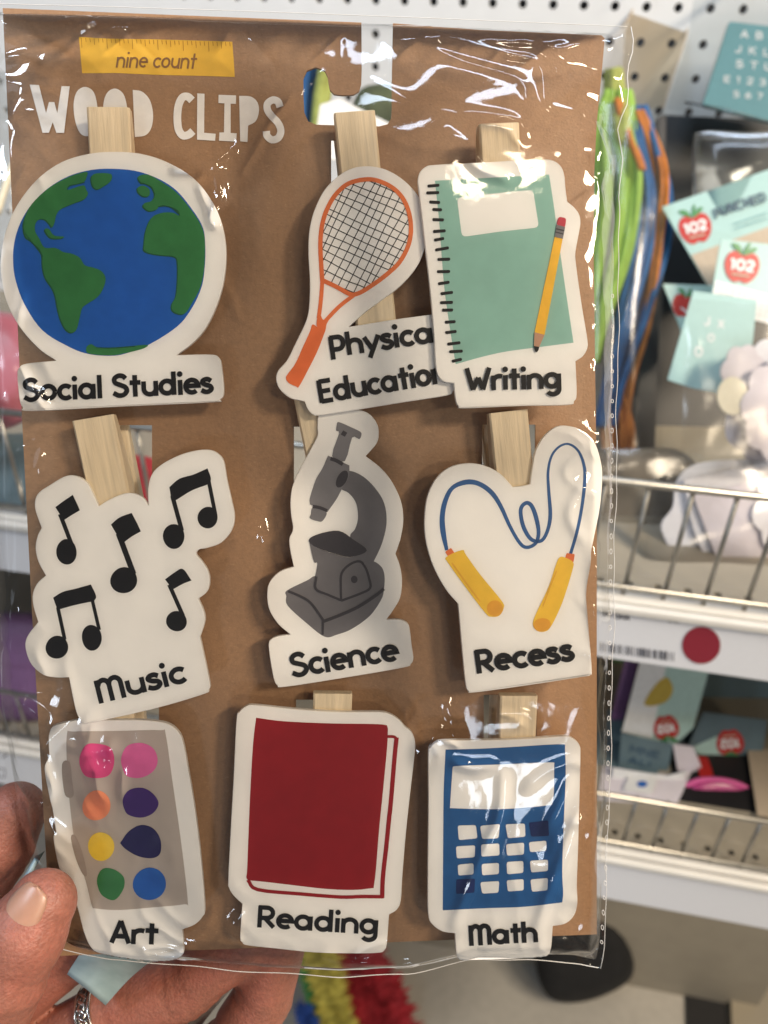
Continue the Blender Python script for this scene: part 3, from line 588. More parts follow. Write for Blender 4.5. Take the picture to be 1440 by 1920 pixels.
# ---- music (over the top of the paint tray plaque)
g = (0,760,3.0638)
out = smooth_closed(T(*g,[(200,590),(215,510),(290,455),(380,405),(450,410),(500,445),(530,500),(567,580,1),(620,545),(700,510),(760,505),(820,530),(853,577,1),(850,480),(870,400),(920,345),(1020,290),(1120,260),(1200,255),(1250,275),(1285,320),(1305,430),(1330,540),(1348,640),(1330,720),(1270,790),(1190,820),(1145,828),(1128,855),(1160,895),(1195,950),(1206,1010),(1190,1070),(1140,1112,1),(1170,1180),(1178,1240),(1150,1332,1),(1165,1400),(1205,1590),(1200,1635),(1170,1660),(900,1740),(520,1825),(470,1822),(440,1770),(420,1690),(395,1563,1),(330,1565),(250,1550),(180,1490),(146,1400),(155,1330),(218,1245,1),(190,1150),(188,1080),(215,1020),(262,978,1),(220,900),(203,820),(215,750),(238,705,1)]))
t, c = clip('clip with five black musical notes on a plaque reading music', out, (173,783), (31,150), h=0.0095, leg_h=(0.0010,0.0082))
def note(name, polys, stems, heads):
    it = [poly(smooth_closed(T(*g,P),4)) for P in polys]+[rib(sharp(T(*g,[a,b])), w/3.06) for a, b, w in stems]+[poly(ell(*T(*g,[(x,y)])[0],rx/3.06,ry/3.06,ro,28,.02)) for x,y,rx,ry,ro in heads]
    c.print(name, it, 'ink_black', 0)
note('music_note', [[(318,585,1),(362,552),(418,514,1),(440,560),(459,603,1),(410,632),(366,660,1),(340,620)]], [((345,625),(412,800),24)], [(382,842,58,74,-8)])
note('music_note', [[(637,685,1),(685,645),(756,618,1),(785,672),(809,724,1),(755,755),(706,792,1),(670,740)]], [((680,735),(768,970),32)], [(711,1005,77,75,0)])
note('music_note', [[(973,470,1),(1030,422),(1110,398),(1192,362,1),(1212,425),(1190,456,1),(1100,490),(1010,545),(985,548,1)]], [((990,520),(1045,720),25),((1198,430),(1238,630),22)], [(998,753,63,70,0),(1193,645,57,63,0)])
note('music_note', [[(305,1105,1),(360,1072),(440,1052),(522,1029,1),(552,1095),(540,1125,1),(440,1145),(330,1175,1)]], [((332,1160),(372,1345),21),((530,1118),(570,1290),20)], [(327,1390,65,66,0),(527,1335,58,73,-8)])
note('music_note', [[(948,1000,1),(1000,962),(1050,940),(1100,1006,1),(1050,1026),(992,1058,1)]], [((972,1030),(1052,1210),23)], [(1014,1240,60,58,0)])
c.k += 1
c.print('lettering', text_strokes('music', T(*g,[(566,1716)])[0], T(*g,[(1082,1588)])[0], 46, 9.3), 'ink_black')

# ---- recess
g = (770,760,3.3683)
out = smooth_closed(T(*g,[(375,365),(480,385),(570,435),(645,515,1),(700,510),(755,498,1),(768,400),(790,290),(840,200),(910,140),(980,128),(1080,155),(1160,230),(1203,360),(1210,480),(1195,650),(1160,830),(1142,920),(1138,1000),(1110,1180),(1120,1350),(1145,1670),(1130,1700),(1090,1715),(700,1775),(400,1815),(365,1805),(348,1765),(330,1600),(300,1255,1),(220,1160),(140,1010),(95,850),(88,700),(110,560),(170,450),(260,385)]))
t, c = clip('clip with a blue skipping rope with yellow handles on a plaque reading Recess', out, (954,771), (13,130), h=0.0095, leg_h=(0.0010,0.0084))
rp = np.array([(228,915,22),(205,800,34),(200,700,32),(220,600,30),(265,520,26),(350,485,32),(430,495,30),(510,550,30),(570,640,26),(630,770,22),(690,870,22),(735,897,22),(790,870,22),(808,800,24),(790,700,28),(760,630,26),(725,618,24),(695,660,24),(710,760,26),(760,845,24),(825,855,22),(865,790,22),(882,690,24),(872,540,20),(868,420,17),(890,320,15),(940,260,14),(1000,245,14),(1060,290,16),(1095,380,20),(1100,480,22),(1080,650,20),(1050,800,20),(1010,938,20)], float)
rs = smooth_open([tuple(r) for r in rp], 5)
c.print('skipping_rope', [rib(T(*g,[(r[0],r[1]) for r in rs]), [r[2]/3.37 for r in rs])], 'ink_rope')
for P in ([(217,925),(255,900),(280,937),(240,962)],[(985,933),(1037,940),(1028,992),(970,982)]): c.print('rope_ferrule', [poly(rounded(T(*g,P),2))], 'ink_orange', 0)
c.k += 1
for P in ([(225,958),(325,914),(350,945),(440,1070),(575,1235),(588,1280),(560,1328),(510,1335),(470,1310),(340,1140),(240,1000)], [(945,958),(985,965),(1026,992),(1022,1040),(960,1240),(890,1390),(850,1428),(800,1425),(772,1385),(790,1320),(870,1150),(920,1000)]):
    c.print('rope_handle', [poly(smooth_closed(T(*g,P),4))], 'ink_yellow', 0)
c.k += 1
c.print('handle_end', [poly(ell(*T(*g,[(532,1282)])[0],15,15)), poly(ell(*T(*g,[(830,1386)])[0],16.5,12.5,-8))], 'ink_amber')
c.print('handle_stripe', [rib(smooth_open(T(*g,P)),1.6) for P in ([(262,995),(350,1120),(440,1240)],[(922,1045),(880,1150),(835,1270)])], 'ink_amber')
c.print('lettering', text_strokes('Recess', T(*g,[(418,1695)])[0], T(*g,[(1040,1612)])[0], 45, 9.8), 'ink_black')

# ---- reading
g = (400,1280,3.4275)
out = smooth_closed(T(*g,[(148,240),(165,190),(210,152),(270,145),(520,170),(800,188),(1060,188),(1140,205),(1200,245),(1230,282,1),(1275,320),(1298,390),(1290,500),(1260,760),(1235,1000),(1215,1250),(1205,1400),(1180,1460),(1130,1492,1),(1115,1680),(1100,1720),(1060,1738),(880,1742),(640,1735),(400,1710),(220,1690),(185,1670),(172,1630),(185,1422,1),(130,1370),(100,1320),(95,1270),(110,960),(130,600)]))
t, c = clip('clip with a dark red closed book plaque reading Reading', out, (624,1299), (-3,100), h=0.0084)
c.print('book_cover', [poly(smooth_closed(T(*g,[(275,225,1),(450,248),(760,262),(1080,268),(1122,290,1),(1118,400),(1095,650),(1065,950),(1045,1200),(1030,1320,1),(900,1332),(720,1325),(500,1300),(330,1280),(225,1270,1),(212,1250),(218,1180),(235,750),(255,400)])))], 'ink_red')
c.print('book_back_edge', [rib(smooth_open(T(*g,P),4),w) for P, w in (([(1118,346),(1160,348),(1178,362)],5.5),([(1178,352),(1165,480),(1140,780),(1130,870),(1112,1050),(1090,1250),(1085,1385)],8.2),([(1092,1376),(950,1375),(820,1378),(560,1358),(285,1330),(222,1268)],6.6))], 'ink_red')
c.print('lettering', text_strokes('Reading', T(*g,[(278,1574)])[0], T(*g,[(1066,1620)])[0], 42, 8.4), 'ink_black')

# ---- math
g = (780,1280,3.4275)
out = smooth_closed(T(*g,[(80,470),(95,420),(130,385),(200,372),(540,368),(760,358),(950,345),(1010,360),(1050,400),(1058,470),(1050,800),(1042,1100),(1035,1300),(1038,1420),(1015,1500),(960,1550),(880,1566,1),(870,1700),(850,1750),(790,1765),(560,1778),(320,1785),(275,1775),(258,1740),(250,1613,1),(170,1600),(110,1560),(80,1500),(75,1300),(80,800)]))
t, c = clip('clip with a blue pocket calculator plaque reading math', out, (972,1303), (-4,100), h=0.0084)
c.print('calculator_body', [poly(smooth_closed(T(*g,[(190,430,1),(400,425),(640,412),(930,395),(958,410,1),(962,600),(950,900),(940,1200),(946,1350),(940,1412,1),(700,1440),(440,1450),(172,1463,1),(175,1000),(178,700)])))], 'ink_calc')
c.print('calculator_screen', [poly(smooth_closed(T(*g,[(235,545,1),(270,535),(560,525),(860,512),(888,525,1),(886,700),(875,785,1),(740,800),(560,812),(380,812),(218,806,1)])))], 'plaque_white')
K = [[(268,918),(385,915),(395,1000),(275,1012)],[(412,920),(540,908),(530,1000),(425,1005)],[(575,910),(700,905),(703,990),(590,1000)],[(257,1052),(380,1045),(378,1122),(262,1130)],[(418,1040),(535,1033),(537,1110),(420,1118)],[(578,1038),(695,1028),(693,1105),(585,1112)],[(725,1025),(838,1015),(838,1080),(733,1090)],[(268,1170),(370,1160),(370,1232),(272,1240)],[(422,1165),(533,1158),(533,1230),(425,1238)],[(583,1152),(690,1145),(690,1222),(585,1232)],[(732,1145),(848,1137),(848,1210),(740,1220)],[(413,1282),(535,1275),(530,1350),(425,1356)],[(582,1270),(692,1262),(692,1335),(590,1342)],[(735,1265),(848,1255),(845,1335),(745,1344)]]
for P in K: c.print('calculator_key', [poly(rounded(T(*g,P),4))], 'plaque_white', 0)
for P in ([(725,900),(850,885),(855,985),(740,990)],[(260,1265),(380,1260),(375,1350),(258,1358)]): c.print('calculator_key', [poly(rounded(T(*g,P),3))], 'ink_calc_dark', 0)
c.k += 1
c.print('lettering', text_strokes('math', T(*g,[(342,1692)])[0], T(*g,[(788,1668)])[0], 40, 8.7), 'ink_black')

# ================================================================== clear bag draped over card and clips
NX, NY = 460, 720
def edge_lerp(tab, q):
    tab = np.array(tab, float); return np.interp(q, tab[:,0], tab[:,1]), np.interp(q, tab[:,0], tab[:,2])
rt = [(0,1182,50),(.022,1188,88),(.05,1174,135),(.08,1178,190),(.11,1160,240),(.14,1168,300),(.18,1159,370),(.25,1161,470),(.5,1155,900),(.75,1147,1340),(.95,1134,1740),(1,1127,1816)]
lt = [(0,-46,6),(.25,-40,450),(.5,-26,880),(.75,-8,1330),(.86,30,1560),(.93,72,1700),(1,100,1775)]
tp = [(0,-46,6),(.2,190,12),(.45,500,22),(.7,810,34),(1,1184,50)]
bt = [(0,100,1775),(.1,205,1800),(.2,300,1806),(.33,440,1820),(.5,640,1832),(.62,770,1826),(.75,890,1798),(.86,990,1800),(.95,1085,1806),(1,1127,1816)]
qs = np.linspace(0,1,NX); qt = np.linspace(0,1,NY)
tu, tv = edge_lerp(tp,qs); bu, bv = edge_lerp(bt,qs); lu, lv = edge_lerp(lt,qt); ru, rv = edge_lerp(rt,qt)
ru = ru+1.6*np.sin(qt*41)+1.2*np.sin(qt*97+1)
Aq, Bq = np.meshgrid(qs, qt)
U = (1-Bq)*tu+Bq*bu+(1-Aq)*lu[:,None]+Aq*ru[:,None]-((1-Aq)*(1-Bq)*tu[0]+Aq*(1-Bq)*tu[-1]+(1-Aq)*Bq*bu[0]+Aq*Bq*bu[-1])
Vv = (1-Bq)*tv+Bq*bv+(1-Aq)*lv[:,None]+Aq*rv[:,None]-((1-Aq)*(1-Bq)*tv[0]+Aq*(1-Bq)*tv[-1]+(1-Aq)*Bq*bv[0]+Aq*Bq*bv[-1])
def loc_grid(U, V, h):
    r = np.stack([U-720, V-960, np.full_like(U,F)],-1); lam = (h+CO@CN)/(r@CN); q = lam[...,None]*r-CO
    return q@CA, -(q@CB)
LX, LY = loc_grid(U, Vv, 0.004)
def inside(P, X, Y):
    r = np.zeros(X.shape, bool); n = len(P)
    for i in range(n):
        (x0,y0),(x1,y1) = P[i-1], P[i]
        if y0 == y1: continue
        c = ((y0 > Y) != (y1 > Y)) & (X < (x1-x0)*(Y-y0)/(y1-y0)+x0); r ^= c
    return r
obj = np.zeros(LX.shape)
obj[inside([to_local(*p)[:2] for p in ((5,15),(1133,67),(1119,1752),(96,1793))], LX, LY)] = 0.0004
for P_, h_ in FOOT:
    P_ = [tuple(p) for p in P_[::3]] if len(P_) > 60 else [tuple(p) for p in P_]
    m_ = inside(P_, LX, LY); obj[m_] = np.maximum(obj[m_], h_)
dx = abs(LX[0,-1]-LX[0,0])/NX; dy_ = abs(LY[-1,0]-LY[0,0])/NY
def blur(A, sig_m):
    for ax, d in ((1,dx),(0,dy_)):
        s = sig_m/d; k = int(3*s)+1; w = np.exp(-.5*(np.arange(-k,k+1)/s)**2); w /= w.sum()
        Ap = np.pad(A, [(k,k) if a == ax else (0,0) for a in (0,1)], mode='edge')
        A = np.apply_along_axis(lambda v: np.convolve(v, w, 'valid'), ax, Ap)
    return A
def dil(A, r_m):
    out = A.copy()
    for ax, d in ((1,dx),(0,dy_)):
        k = int(r_m/d); B = out.copy()
        for s in range(-k, k+1, 2): B = np.maximum(B, np.roll(out, s, ax))
        out = B
    return out
edge = np.minimum(np.minimum(Aq, 1-Aq)*0.165, np.minimum(Bq, 1-Bq)*0.25)     # metres to the bag edge
air = np.where(inside([to_local(*p)[:2] for p in ((50,60),(1085,112),(1078,1705),(120,1740))], LX, LY), .0062, 0)      # trapped air keeps the film off the card
tent = blur(dil(blur(np.maximum(air, dil(obj, .0075)), .004), .005), .0035)
hm = tent*np.clip(edge/.007, 0, 1)**.7
rng = np.random.RandomState(3)
def noise(sig): a = blur(rng.randn(*LX.shape), sig); return a/a.std()
wr = 0.00013*noise(.013)+0.00004*noise(.005)
cr1 = noise(.0032); cr2 = noise(.0020)
nearedge = np.exp(-(edge/.010)**2)
wr += nearedge*(0.00042*(1-np.abs(cr1)).clip(0,1)**3*1.2+0.00008*cr2)
# crinkled corners, as the photograph shows them
for (cu0, cv0, R, amp) in ((1120,110,90,.0010),(1145,330,70,.0009),(60,90,120,.0005),(20,1330,120,.0010),(60,1450,110,.0008),(1128,1480,60,.0007),(1120,1780,70,.0008),(330,1780,160,.0003),(20,700,80,.0007),(15,250,100,.0007),(810,1375,45,.0009),(1020,1560,110,.00035),(190,1400,60,.0004),(1060,860,40,.0004)):
    g2 = np.exp(-((U-cu0)**2+(Vv-cv0)**2)/R**2); wr += g2*amp*((1-np.abs(cr1)).clip(0,1)**2-.3)
def ridge(pts, w_px, a):
    P_ = [np.array(p) for p in smooth_open(pts, 4)]; D = np.full(U.shape, 1e9); tq = np.zeros(U.shape); L = len(P_)-1
    x0, x1 = min(p[0] for p in P_)-6*w_px, max(p[0] for p in P_)+6*w_px; y0, y1 = min(p[1] for p in P_)-6*w_px, max(p[1] for p in P_)+6*w_px
    mk = (U > x0)&(U < x1)&(Vv > y0)&(Vv < y1); u, v = U[mk], Vv[mk]; d = np.full(u.shape, 1e9); tt = np.zeros(u.shape)
    for i in range(L):
        a0, b0 = P_[i], P_[i+1]; e = b0-a0; q = np.clip(((u-a0[0])*e[0]+(v-a0[1])*e[1])/(e@e+1e-9), 0, 1)
        dd = np.hypot(u-a0[0]-q*e[0], v-a0[1]-q*e[1]); m = dd < d; d[m] = dd[m]; tt[m] = (i+q[m])/L
    prof = np.exp(-(d/w_px)**2)*np.sin(np.clip(tt*.9+.05,0,1)*math.pi)**.4
    wr[mk] += 1.15*a*prof
mm = 0.001
for pts, w_, a_ in [
 ([(800,42),(797,95),(850,125),(930,152),(968,170),(979,208)],6,.75*mm), ([(803,42),(815,68),(870,95),(940,115),(990,125),(1005,142),(1008,180),(1012,215),(1035,225),(1078,230)],6,.75*mm),
 ([(1035,115),(1055,160),(1085,215),(1132,295)],6,.7*mm), ([(740,50),(900,57),(1010,63),(1110,72)],6,.7*mm), ([(1000,80),(1015,100),(1040,108),(1075,100),(1090,88)],6,.8*mm),
 ([(860,232),(900,238),(958,250),(972,278)],8,.8*mm), ([(835,275),(868,298),(895,330),(938,347)],10,1.0*mm),
 ([(338,330),(400,322),(442,288)],7,.9*mm), ([(412,322),(418,380),(408,425)],8,.9*mm), ([(385,360),(400,395),(412,430)],8,.6*mm),
 ([(110,90),(155,72),(180,46),(135,20)],6,.9*mm), ([(0,116),(60,112)],5,.8*mm), ([(198,20),(215,45),(236,80)],5,.8*mm), ([(90,120),(150,95),(180,85)],4,.4*mm), ([(500,290),(560,190),(600,150)],5,.45*mm),
 ([(487,965),(493,1005)],7,.7*mm), ([(240,1789),(320,1776),(372,1756)],6,.9*mm), ([(300,1802),(352,1786),(375,1765)],5,.7*mm),
 ([(1093,690),(1092,740),(1099,800)],5,.7*mm), ([(1112,800),(1124,850),(1132,900)],6,.6*mm), ([(1105,1050),(1098,1120),(1107,1200)],6,.6*mm),
 ([(200,1345),(192,1400),(203,1480)],12,.7*mm), ([(150,1385),(215,1390),(238,1375)],6,.5*mm), ([(240,1480),(250,1430)],5,.5*mm),
 ([(1072,1408),(1015,1432),(975,1464)],7,.55*mm), ([(1062,1445),(1045,1490),(1018,1540)],9,.6*mm), ([(940,1440),(934,1510),(912,1565),(880,1640),(850,1712)],11,.7*mm), ([(1082,1505),(1055,1570),(1030,1640),(1000,1730)],11,.7*mm), ([(915,1420),(880,1425),(850,1412)],8,.6*mm),
 ([(793,1425),(799,1375),(820,1352),(858,1380)],6,1.0*mm), ([(832,1300),(840,1330),(850,1368)],9,.8*mm), ([(905,1326),(960,1322),(990,1335),(975,1345)],5,.6*mm),
 ([(40,800),(90,820),(50,850)],5,.6*mm), ([(97,835),(86,880)],5,.9*mm), ([(50,960),(52,1040),(48,1130)],6,.7*mm), ([(45,1290),(70,1310),(95,1335)],7,1.0*mm), ([(60,1300),(45,1380),(30,1420)],7,.9*mm),
 ([(0,1370),(25,1420),(45,1450)],5,.9*mm), ([(62,560),(45,640)],5,.4*mm), ([(55,690),(85,740),(105,765)],7,.8*mm), ([(70,735),(100,740)],6,.7*mm),
 ([(455,1690),(440,1720),(450,1740)],8,.9*mm), ([(610,1770),(700,1785),(900,1790)],6,.6*mm), ([(430,1790),(560,1802),(720,1805),(900,1800),(1010,1770)],6,.8*mm), ([(1085,320),(1110,345),(1140,320),(1150,300)],6,.8*mm), ([(1115,225),(1130,300),(1135,330)],6,.7*mm),
 ([(700,170),(790,215),(860,240)],7,.35*mm), ([(455,480),(500,560)],9,.25*mm), ([(1085,900),(1060,960),(1085,1010)],10,.35*mm), ([(640,1790),(680,1760),(720,1745)],6,.5*mm)]: ridge(pts, w_, a_)
flat = np.clip((edge-.0005)/.004, 0, 1)
hm = np.maximum(hm+.0006*flat+wr*flat, obj*np.clip(edge/.004,0,1)+.00035*flat)
hm = blur(hm, .0006)
hm = np.maximum(hm, obj*(edge > .004)+.0002*(edge > .002)+.00002)
X3, Y3 = LX, LY
bag = thing('plastic_bag', 'clear crinkled plastic bag around the brown card of wooden clips', 'bag', CARDM)
def grid_mesh(name, X, Y, Z, material, parent):
    ny, nx = X.shape; me = bpy.data.meshes.new(name)
    co = np.stack([X,Y,Z],-1).reshape(-1,3).astype(np.float32); idx = np.arange(ny*nx).reshape(ny,nx)
    f = np.stack([idx[:-1,:-1],idx[1:,:-1],idx[1:,1:],idx[:-1,1:]],-1).reshape(-1,4).astype(np.int32)
    me.vertices.add(len(co)); me.vertices.foreach_set('co', co.ravel()); me.loops.add(f.size); me.loops.foreach_set('vertex_index', f.ravel())
    me.polygons.add(len(f)); me.polygons.foreach_set('loop_start', np.arange(0,f.size,4,dtype=np.int32)); me.polygons.foreach_set('use_smooth', np.ones(len(f),bool))
    me.update(calc_edges=True); me.validate(); me.materials.append(M[material])
    o = bpy.data.objects.new(name, me); COL.objects.link(o); o.parent = parent; return o
grid_mesh('front_film', X3, Y3, hm, 'bag_film', bag)
s4 = (slice(None,None,6), slice(None,None,6))
ii = sorted(set(list(range(0,NY,6))+[NY-1])); jj = sorted(set(list(range(0,NX,6))+[NX-1])); ix = np.ix_(ii, jj)
hb = -(.0074*np.clip(edge[ix]/.014,0,1)**.8)+.0004*noise(.006)[ix]*np.clip(edge[ix]/.006,0,1)
Xb, Yb = loc_grid(U[ix], Vv[ix], hb)
grid_mesh('back_film', Xb, Yb, hb, 'bag_film_back', bag)
# outer hem lines and the row of perforations down the sealed side
tube('hem', [to_local(ru[i], rv[i], .0001) for i in range(0,NY,10)]+[to_local(ru[-1],rv[-1],.0001)], .00010, 'seam_line', bag, 6)
tube('hem', [to_local(bu[i], bv[i]+1.2*math.sin(i*.09), .0001) for i in range(0,NX,6)], .00011, 'seam_line', bag, 6)
tube('hem', [to_local(tu[i], tv[i], .0001) for i in range(0,NX,6)], .00008, 'seam_line', bag, 6)
pv = 555
while pv < 1790:
    pu = np.interp(pv, [555,760,1000,1300,1500,1650,1760], [1148.5,1148,1146,1142,1139,1135,1128]); tl = 0.0 if pv < 1600 else 2
    hh_ = 4.6+random.uniform(-1.5,.8); lp = [(pu+2.2*math.cos(a)+tl*math.sin(a)*.4, pv+hh_*math.sin(a)) for a in np.linspace(0,2*math.pi,13)]
    tube('perforation', [to_local(p[0],p[1],.0008) for p in lp], .00009, 'seam_line', bag, 5); pv += 28.2+random.uniform(-.8,.8)

# ================================================================== hand holding the bag, ring on a finger
def hp(u, v, n): return to_local(u, v, n*.001)
def rc(Pn, a, b, ra, rb):                        # rounded cone distance
    ba = b-a; L2 = ba@ba; q = np.clip(((Pn-a)@ba)/L2, 0, 1); return np.linalg.norm(Pn-a-q[...,None]*ba, axis=-1)-(ra+(rb-ra)*q)
def smin(a, b, k): h = np.clip(.5+.5*(b-a)/k, 0, 1); return b+(a-b)*h-k*h*(1-h)
chains = {
 'thumb': [(-150,2080,4,15),(-62,1935,15,13.2),(0,1826,20,11.2),(46,1750,20.5,9.7),(80,1694,19,7.9)],
 'index': [(-330,1960,-14,12),(-190,1800,-12,11),(-74,1690,-9,10.0),(-4,1592,-9,9.2),(30,1522,-10,8.0)],
 'middle': [(-230,2080,-22,12),(-40,1910,-27,10.6),(140,1770,-27,10.0),(290,1660,-22,8.6)],
 'ring': [(-120,2160,-22,12),(60,1990,-25,10.6),(200,1905,-24,9.6),(345,1850,-22,9.4),(470,1752,-18,8.2)],
 'little': [(40,2270,-20,11.5),(260,2090,-25,9.8),(428,1968,-24,9.2),(492,1872,-22,8.9),(528,1755,-18,7.8)] }
CH = {k: [(hp(u,v,n), r*.001) for u,v,n,r in c] for k, c in chains.items()}
palm = [(hp(-260,2240,-12), .024), (hp(-120,2330,-12), .024), (hp(-330,2480,-10), .027), (hp(-480,2800,-8), .028)]
allp = np.array([p for c in CH.values() for p, r in c]+[p for p, r in palm]); vox = .00115
lo = allp.min(0)-.034; hi = allp.max(0)+.034; lo[1] = max(lo[1], allp[:,1].min()-.02)
n3 = np.ceil((hi-lo)/vox).astype(int)
gx, gy, gz = [lo[i]+vox*np.arange(n3[i]) for i in range(3)]
PX, PY, PZ = np.meshgrid(gx, gy, gz, indexing='ij'); Pn = np.stack([PX,PY,PZ],-1).astype(np.float32); del PX, PY, PZ
fing = None
for k, c in CH.items():
    d = None
    for (a, ra), (b, rb) in zip(c[:-1], c[1:]):
        e = rc(Pn, a.astype(np.float32), b.astype(np.float32), ra, rb); d = e if d is None else smin(d, e, .0012)
    fing = d if fing is None else smin(fing, d, .0022)
pd = None
for (a, ra), (b, rb) in zip(palm[:-1], palm[1:]):
    e = rc(Pn, a.astype(np.float32), b.astype(np.float32), ra, rb); pd = e if pd is None else smin(pd, e, .006)
sdf = smin(fing, pd, .012); del Pn, fing, pd
# surface nets
ins = sdf < 0; s = sdf
cs_ = [ins[i:i+n3[0]-1, j:j+n3[1]-1, k:k+n3[2]-1] for i in (0,1) for j in (0,1) for k in (0,1)]
cnt = sum(c.astype(np.int8) for c in cs_); act = (cnt > 0)&(cnt < 8); idx = -np.ones(act.shape, np.int64); ai = np.argwhere(act); idx[act] = np.arange(len(ai))
acc = np.zeros((len(ai),3)); num = np.zeros(len(ai)); offs = [(i,j,k) for i in (0,1) for j in (0,1) for k in (0,1)]
for a in range(8):
    for b in range(a+1, 8):
        oa, ob = np.array(offs[a]), np.array(offs[b])
        if abs(oa-ob).sum() != 1: continue
        va = s[tuple((ai+oa).T)]; vb = s[tuple((ai+ob).T)]; m = (va < 0) != (vb < 0); t_ = va[m]/(va[m]-vb[m]); acc[m] += oa+(ob-oa)*t_[:,None]; num[m] += 1
HV = lo+vox*(ai+acc/num[:,None]); HF = []
for ax in range(3):
    o1, o2 = [(1,2),(2,0),(0,1)][ax]
    A0 = [slice(1,-1)]*3; A0[ax] = slice(0,-1); B0 = list(A0); B0[ax] = slice(1,None)
    a, b = ins[tuple(A0)], ins[tuple(B0)]
    for flag, mm_ in ((0, a&~b), (1, ~a&b)):
        q = np.argwhere(mm_); q[:, [i for i in range(3) if i != ax]] += 1
        e1 = np.zeros(3,int); e1[o1] = 1; e2 = np.zeros(3,int); e2[o2] = 1
        quad = [idx[tuple((q-d).T)] for d in (0*e1, e1, e1+e2, e2)]
        f = np.stack(quad if not flag else quad[::-1], -1); HF.append(f[(f >= 0).all(1)])
HF = np.vstack(HF)
# joint creases pressed into the skin
gr_ = np.stack(np.gradient(sdf, vox), -1); gi = np.clip(((HV-lo)/vox).round().astype(int), 0, np.array(sdf.shape)-1); HN = gr_[tuple(gi.T)]; HN /= np.linalg.norm(HN,axis=1,keepdims=True)+1e-9; del gr_
for k, i, offs_ in (('thumb',3,(-.0085,-.0068,-.0052)),('thumb',2,(-.003,0)),('index',2,(-.002,.0005,.003)),('index',3,(0,.002)),('ring',2,(-.002,.004)),('ring',3,(-.002,.0005,.003)),('little',2,(0,.002)),('little',3,(-.001,.0015))):
    c = CH[k]; p_ = c[i][0]; a_ = c[i][0]-c[i-1][0]; a_ = a_/np.linalg.norm(a_); near = np.linalg.norm(HV-p_,axis=1) < c[i][1]*1.9
    sc_ = (HV-p_)@a_
    for o_ in offs_: HV = HV-HN*(near*.00042*np.exp(-((sc_-o_-.0006*np.sin((HV@np.array((.3,.7,.6)))*900))/.0009)**2))[:,None]
def skin_mat():
    m = mat('skin', (0.37,0.160,0.108), 0.45, 0.14, 700, 0.55, 1300, spec=0.45, sss=0.2, var2=0.20, v2scale=90, col2=(0.26,0.075,0.056)); return m
skin_mat(); mat('nail', (0.43,0.23,0.16), 0.33, 0.05, 200, sss=0.2, var2=0.1, v2scale=120); mat('silver', (0.62,0.60,0.56), 0.22, 0.1, metal=1.0); mat('silver_dark', (0.09,0.085,0.075), 0.4, metal=0.8)
org = hp(-120,2100,0)
hand = link_mesh('hand', HV-org, HF, 'skin', None, True, card_matrix(org))
tag(hand, 'left hand with bare thumb pressed on the bag edge beside the paint tray', 'hand')
# thumb nail: a curved plate lying on the thumb's back
a_, b_ = CH['thumb'][3][0], CH['thumb'][4][0]
e1 = (b_-a_)/np.linalg.norm(b_-a_); e3 = np.array((-.42,.10,.90)); e3 -= (e3@e1)*e1; e3 /= np.linalg.norm(e3); e2 = np.cross(e3, e1)
V, Fc = [], []; na, nb = 25, 21; R_ = .00915
for i in range(na):
    q = -1+2*i/(na-1)
    for j in range(nb):
        w = -1+2*j/(nb-1); wid = (1-abs(q)**3.2)**(1/3.2) if abs(q) < 1 else 0.02; th = w*.66*max(wid,.05)
        base = a_+(b_-a_)*.74+e1*(q*.0074); rr = R_-.0005*(q+1)-.0011*max(0,q)**2-.0005*abs(w)**3-.0007*max(0,-q)**3
        V.append(base+e2*rr*math.sin(th)+e3*rr*math.cos(th)-org)
for i in range(na-1):
    for j in range(nb-1): Fc.append((i*nb+j,(i+1)*nb+j,(i+1)*nb+j+1,i*nb+j+1))
nail = link_mesh('thumb_nail', V, Fc, 'nail', hand, True)
so = nail.modifiers.new('thickness','SOLIDIFY'); so.thickness = .0005; so.offset = -1
# ring
c0, c1 = CH['ring'][2][0], CH['ring'][3][0]; c0 = c0-(c1-c0)*.06
ax = (CH['ring'][3][0]-CH['ring'][1][0]); ax /= np.linalg.norm(ax); p1 = np.cross(ax,(0,0,1)); p1 /= np.linalg.norm(p1); p2 = np.cross(ax,p1)
rg = thing('finger_ring', 'silver braided ring on the finger under the paint tray plaque', 'ring', card_matrix(c0))
def hoop(off, rad, tr, name, m_, tw=0, n=72):
    P_ = []
    for i in range(n+1):
        a = 2*math.pi*i/n; P_.append(p1*math.cos(a)*(rad+tw*.0003*math.cos(a*14))+p2*math.sin(a)*(rad+tw*.0003*math.cos(a*14))+ax*(off+tw*.0011*math.sin(a*14)))
    return tube(name, P_, tr, m_, rg, 8)
hoop(-.0021,.0101,.0006,'ring_edge','silver'); hoop(.0021,.0101,.0006,'ring_edge','silver')
hoop(0,.0101,.00060,'braid','silver',1); hoop(0,.0102,.00060,'braid','silver',-1)
hoop(0,.0096,.0009,'ring_band','silver_dark'); hoop(.0012,.0096,.0008,'ring_band','silver_dark'); hoop(-.0012,.0096,.0008,'ring_band','silver_dark')
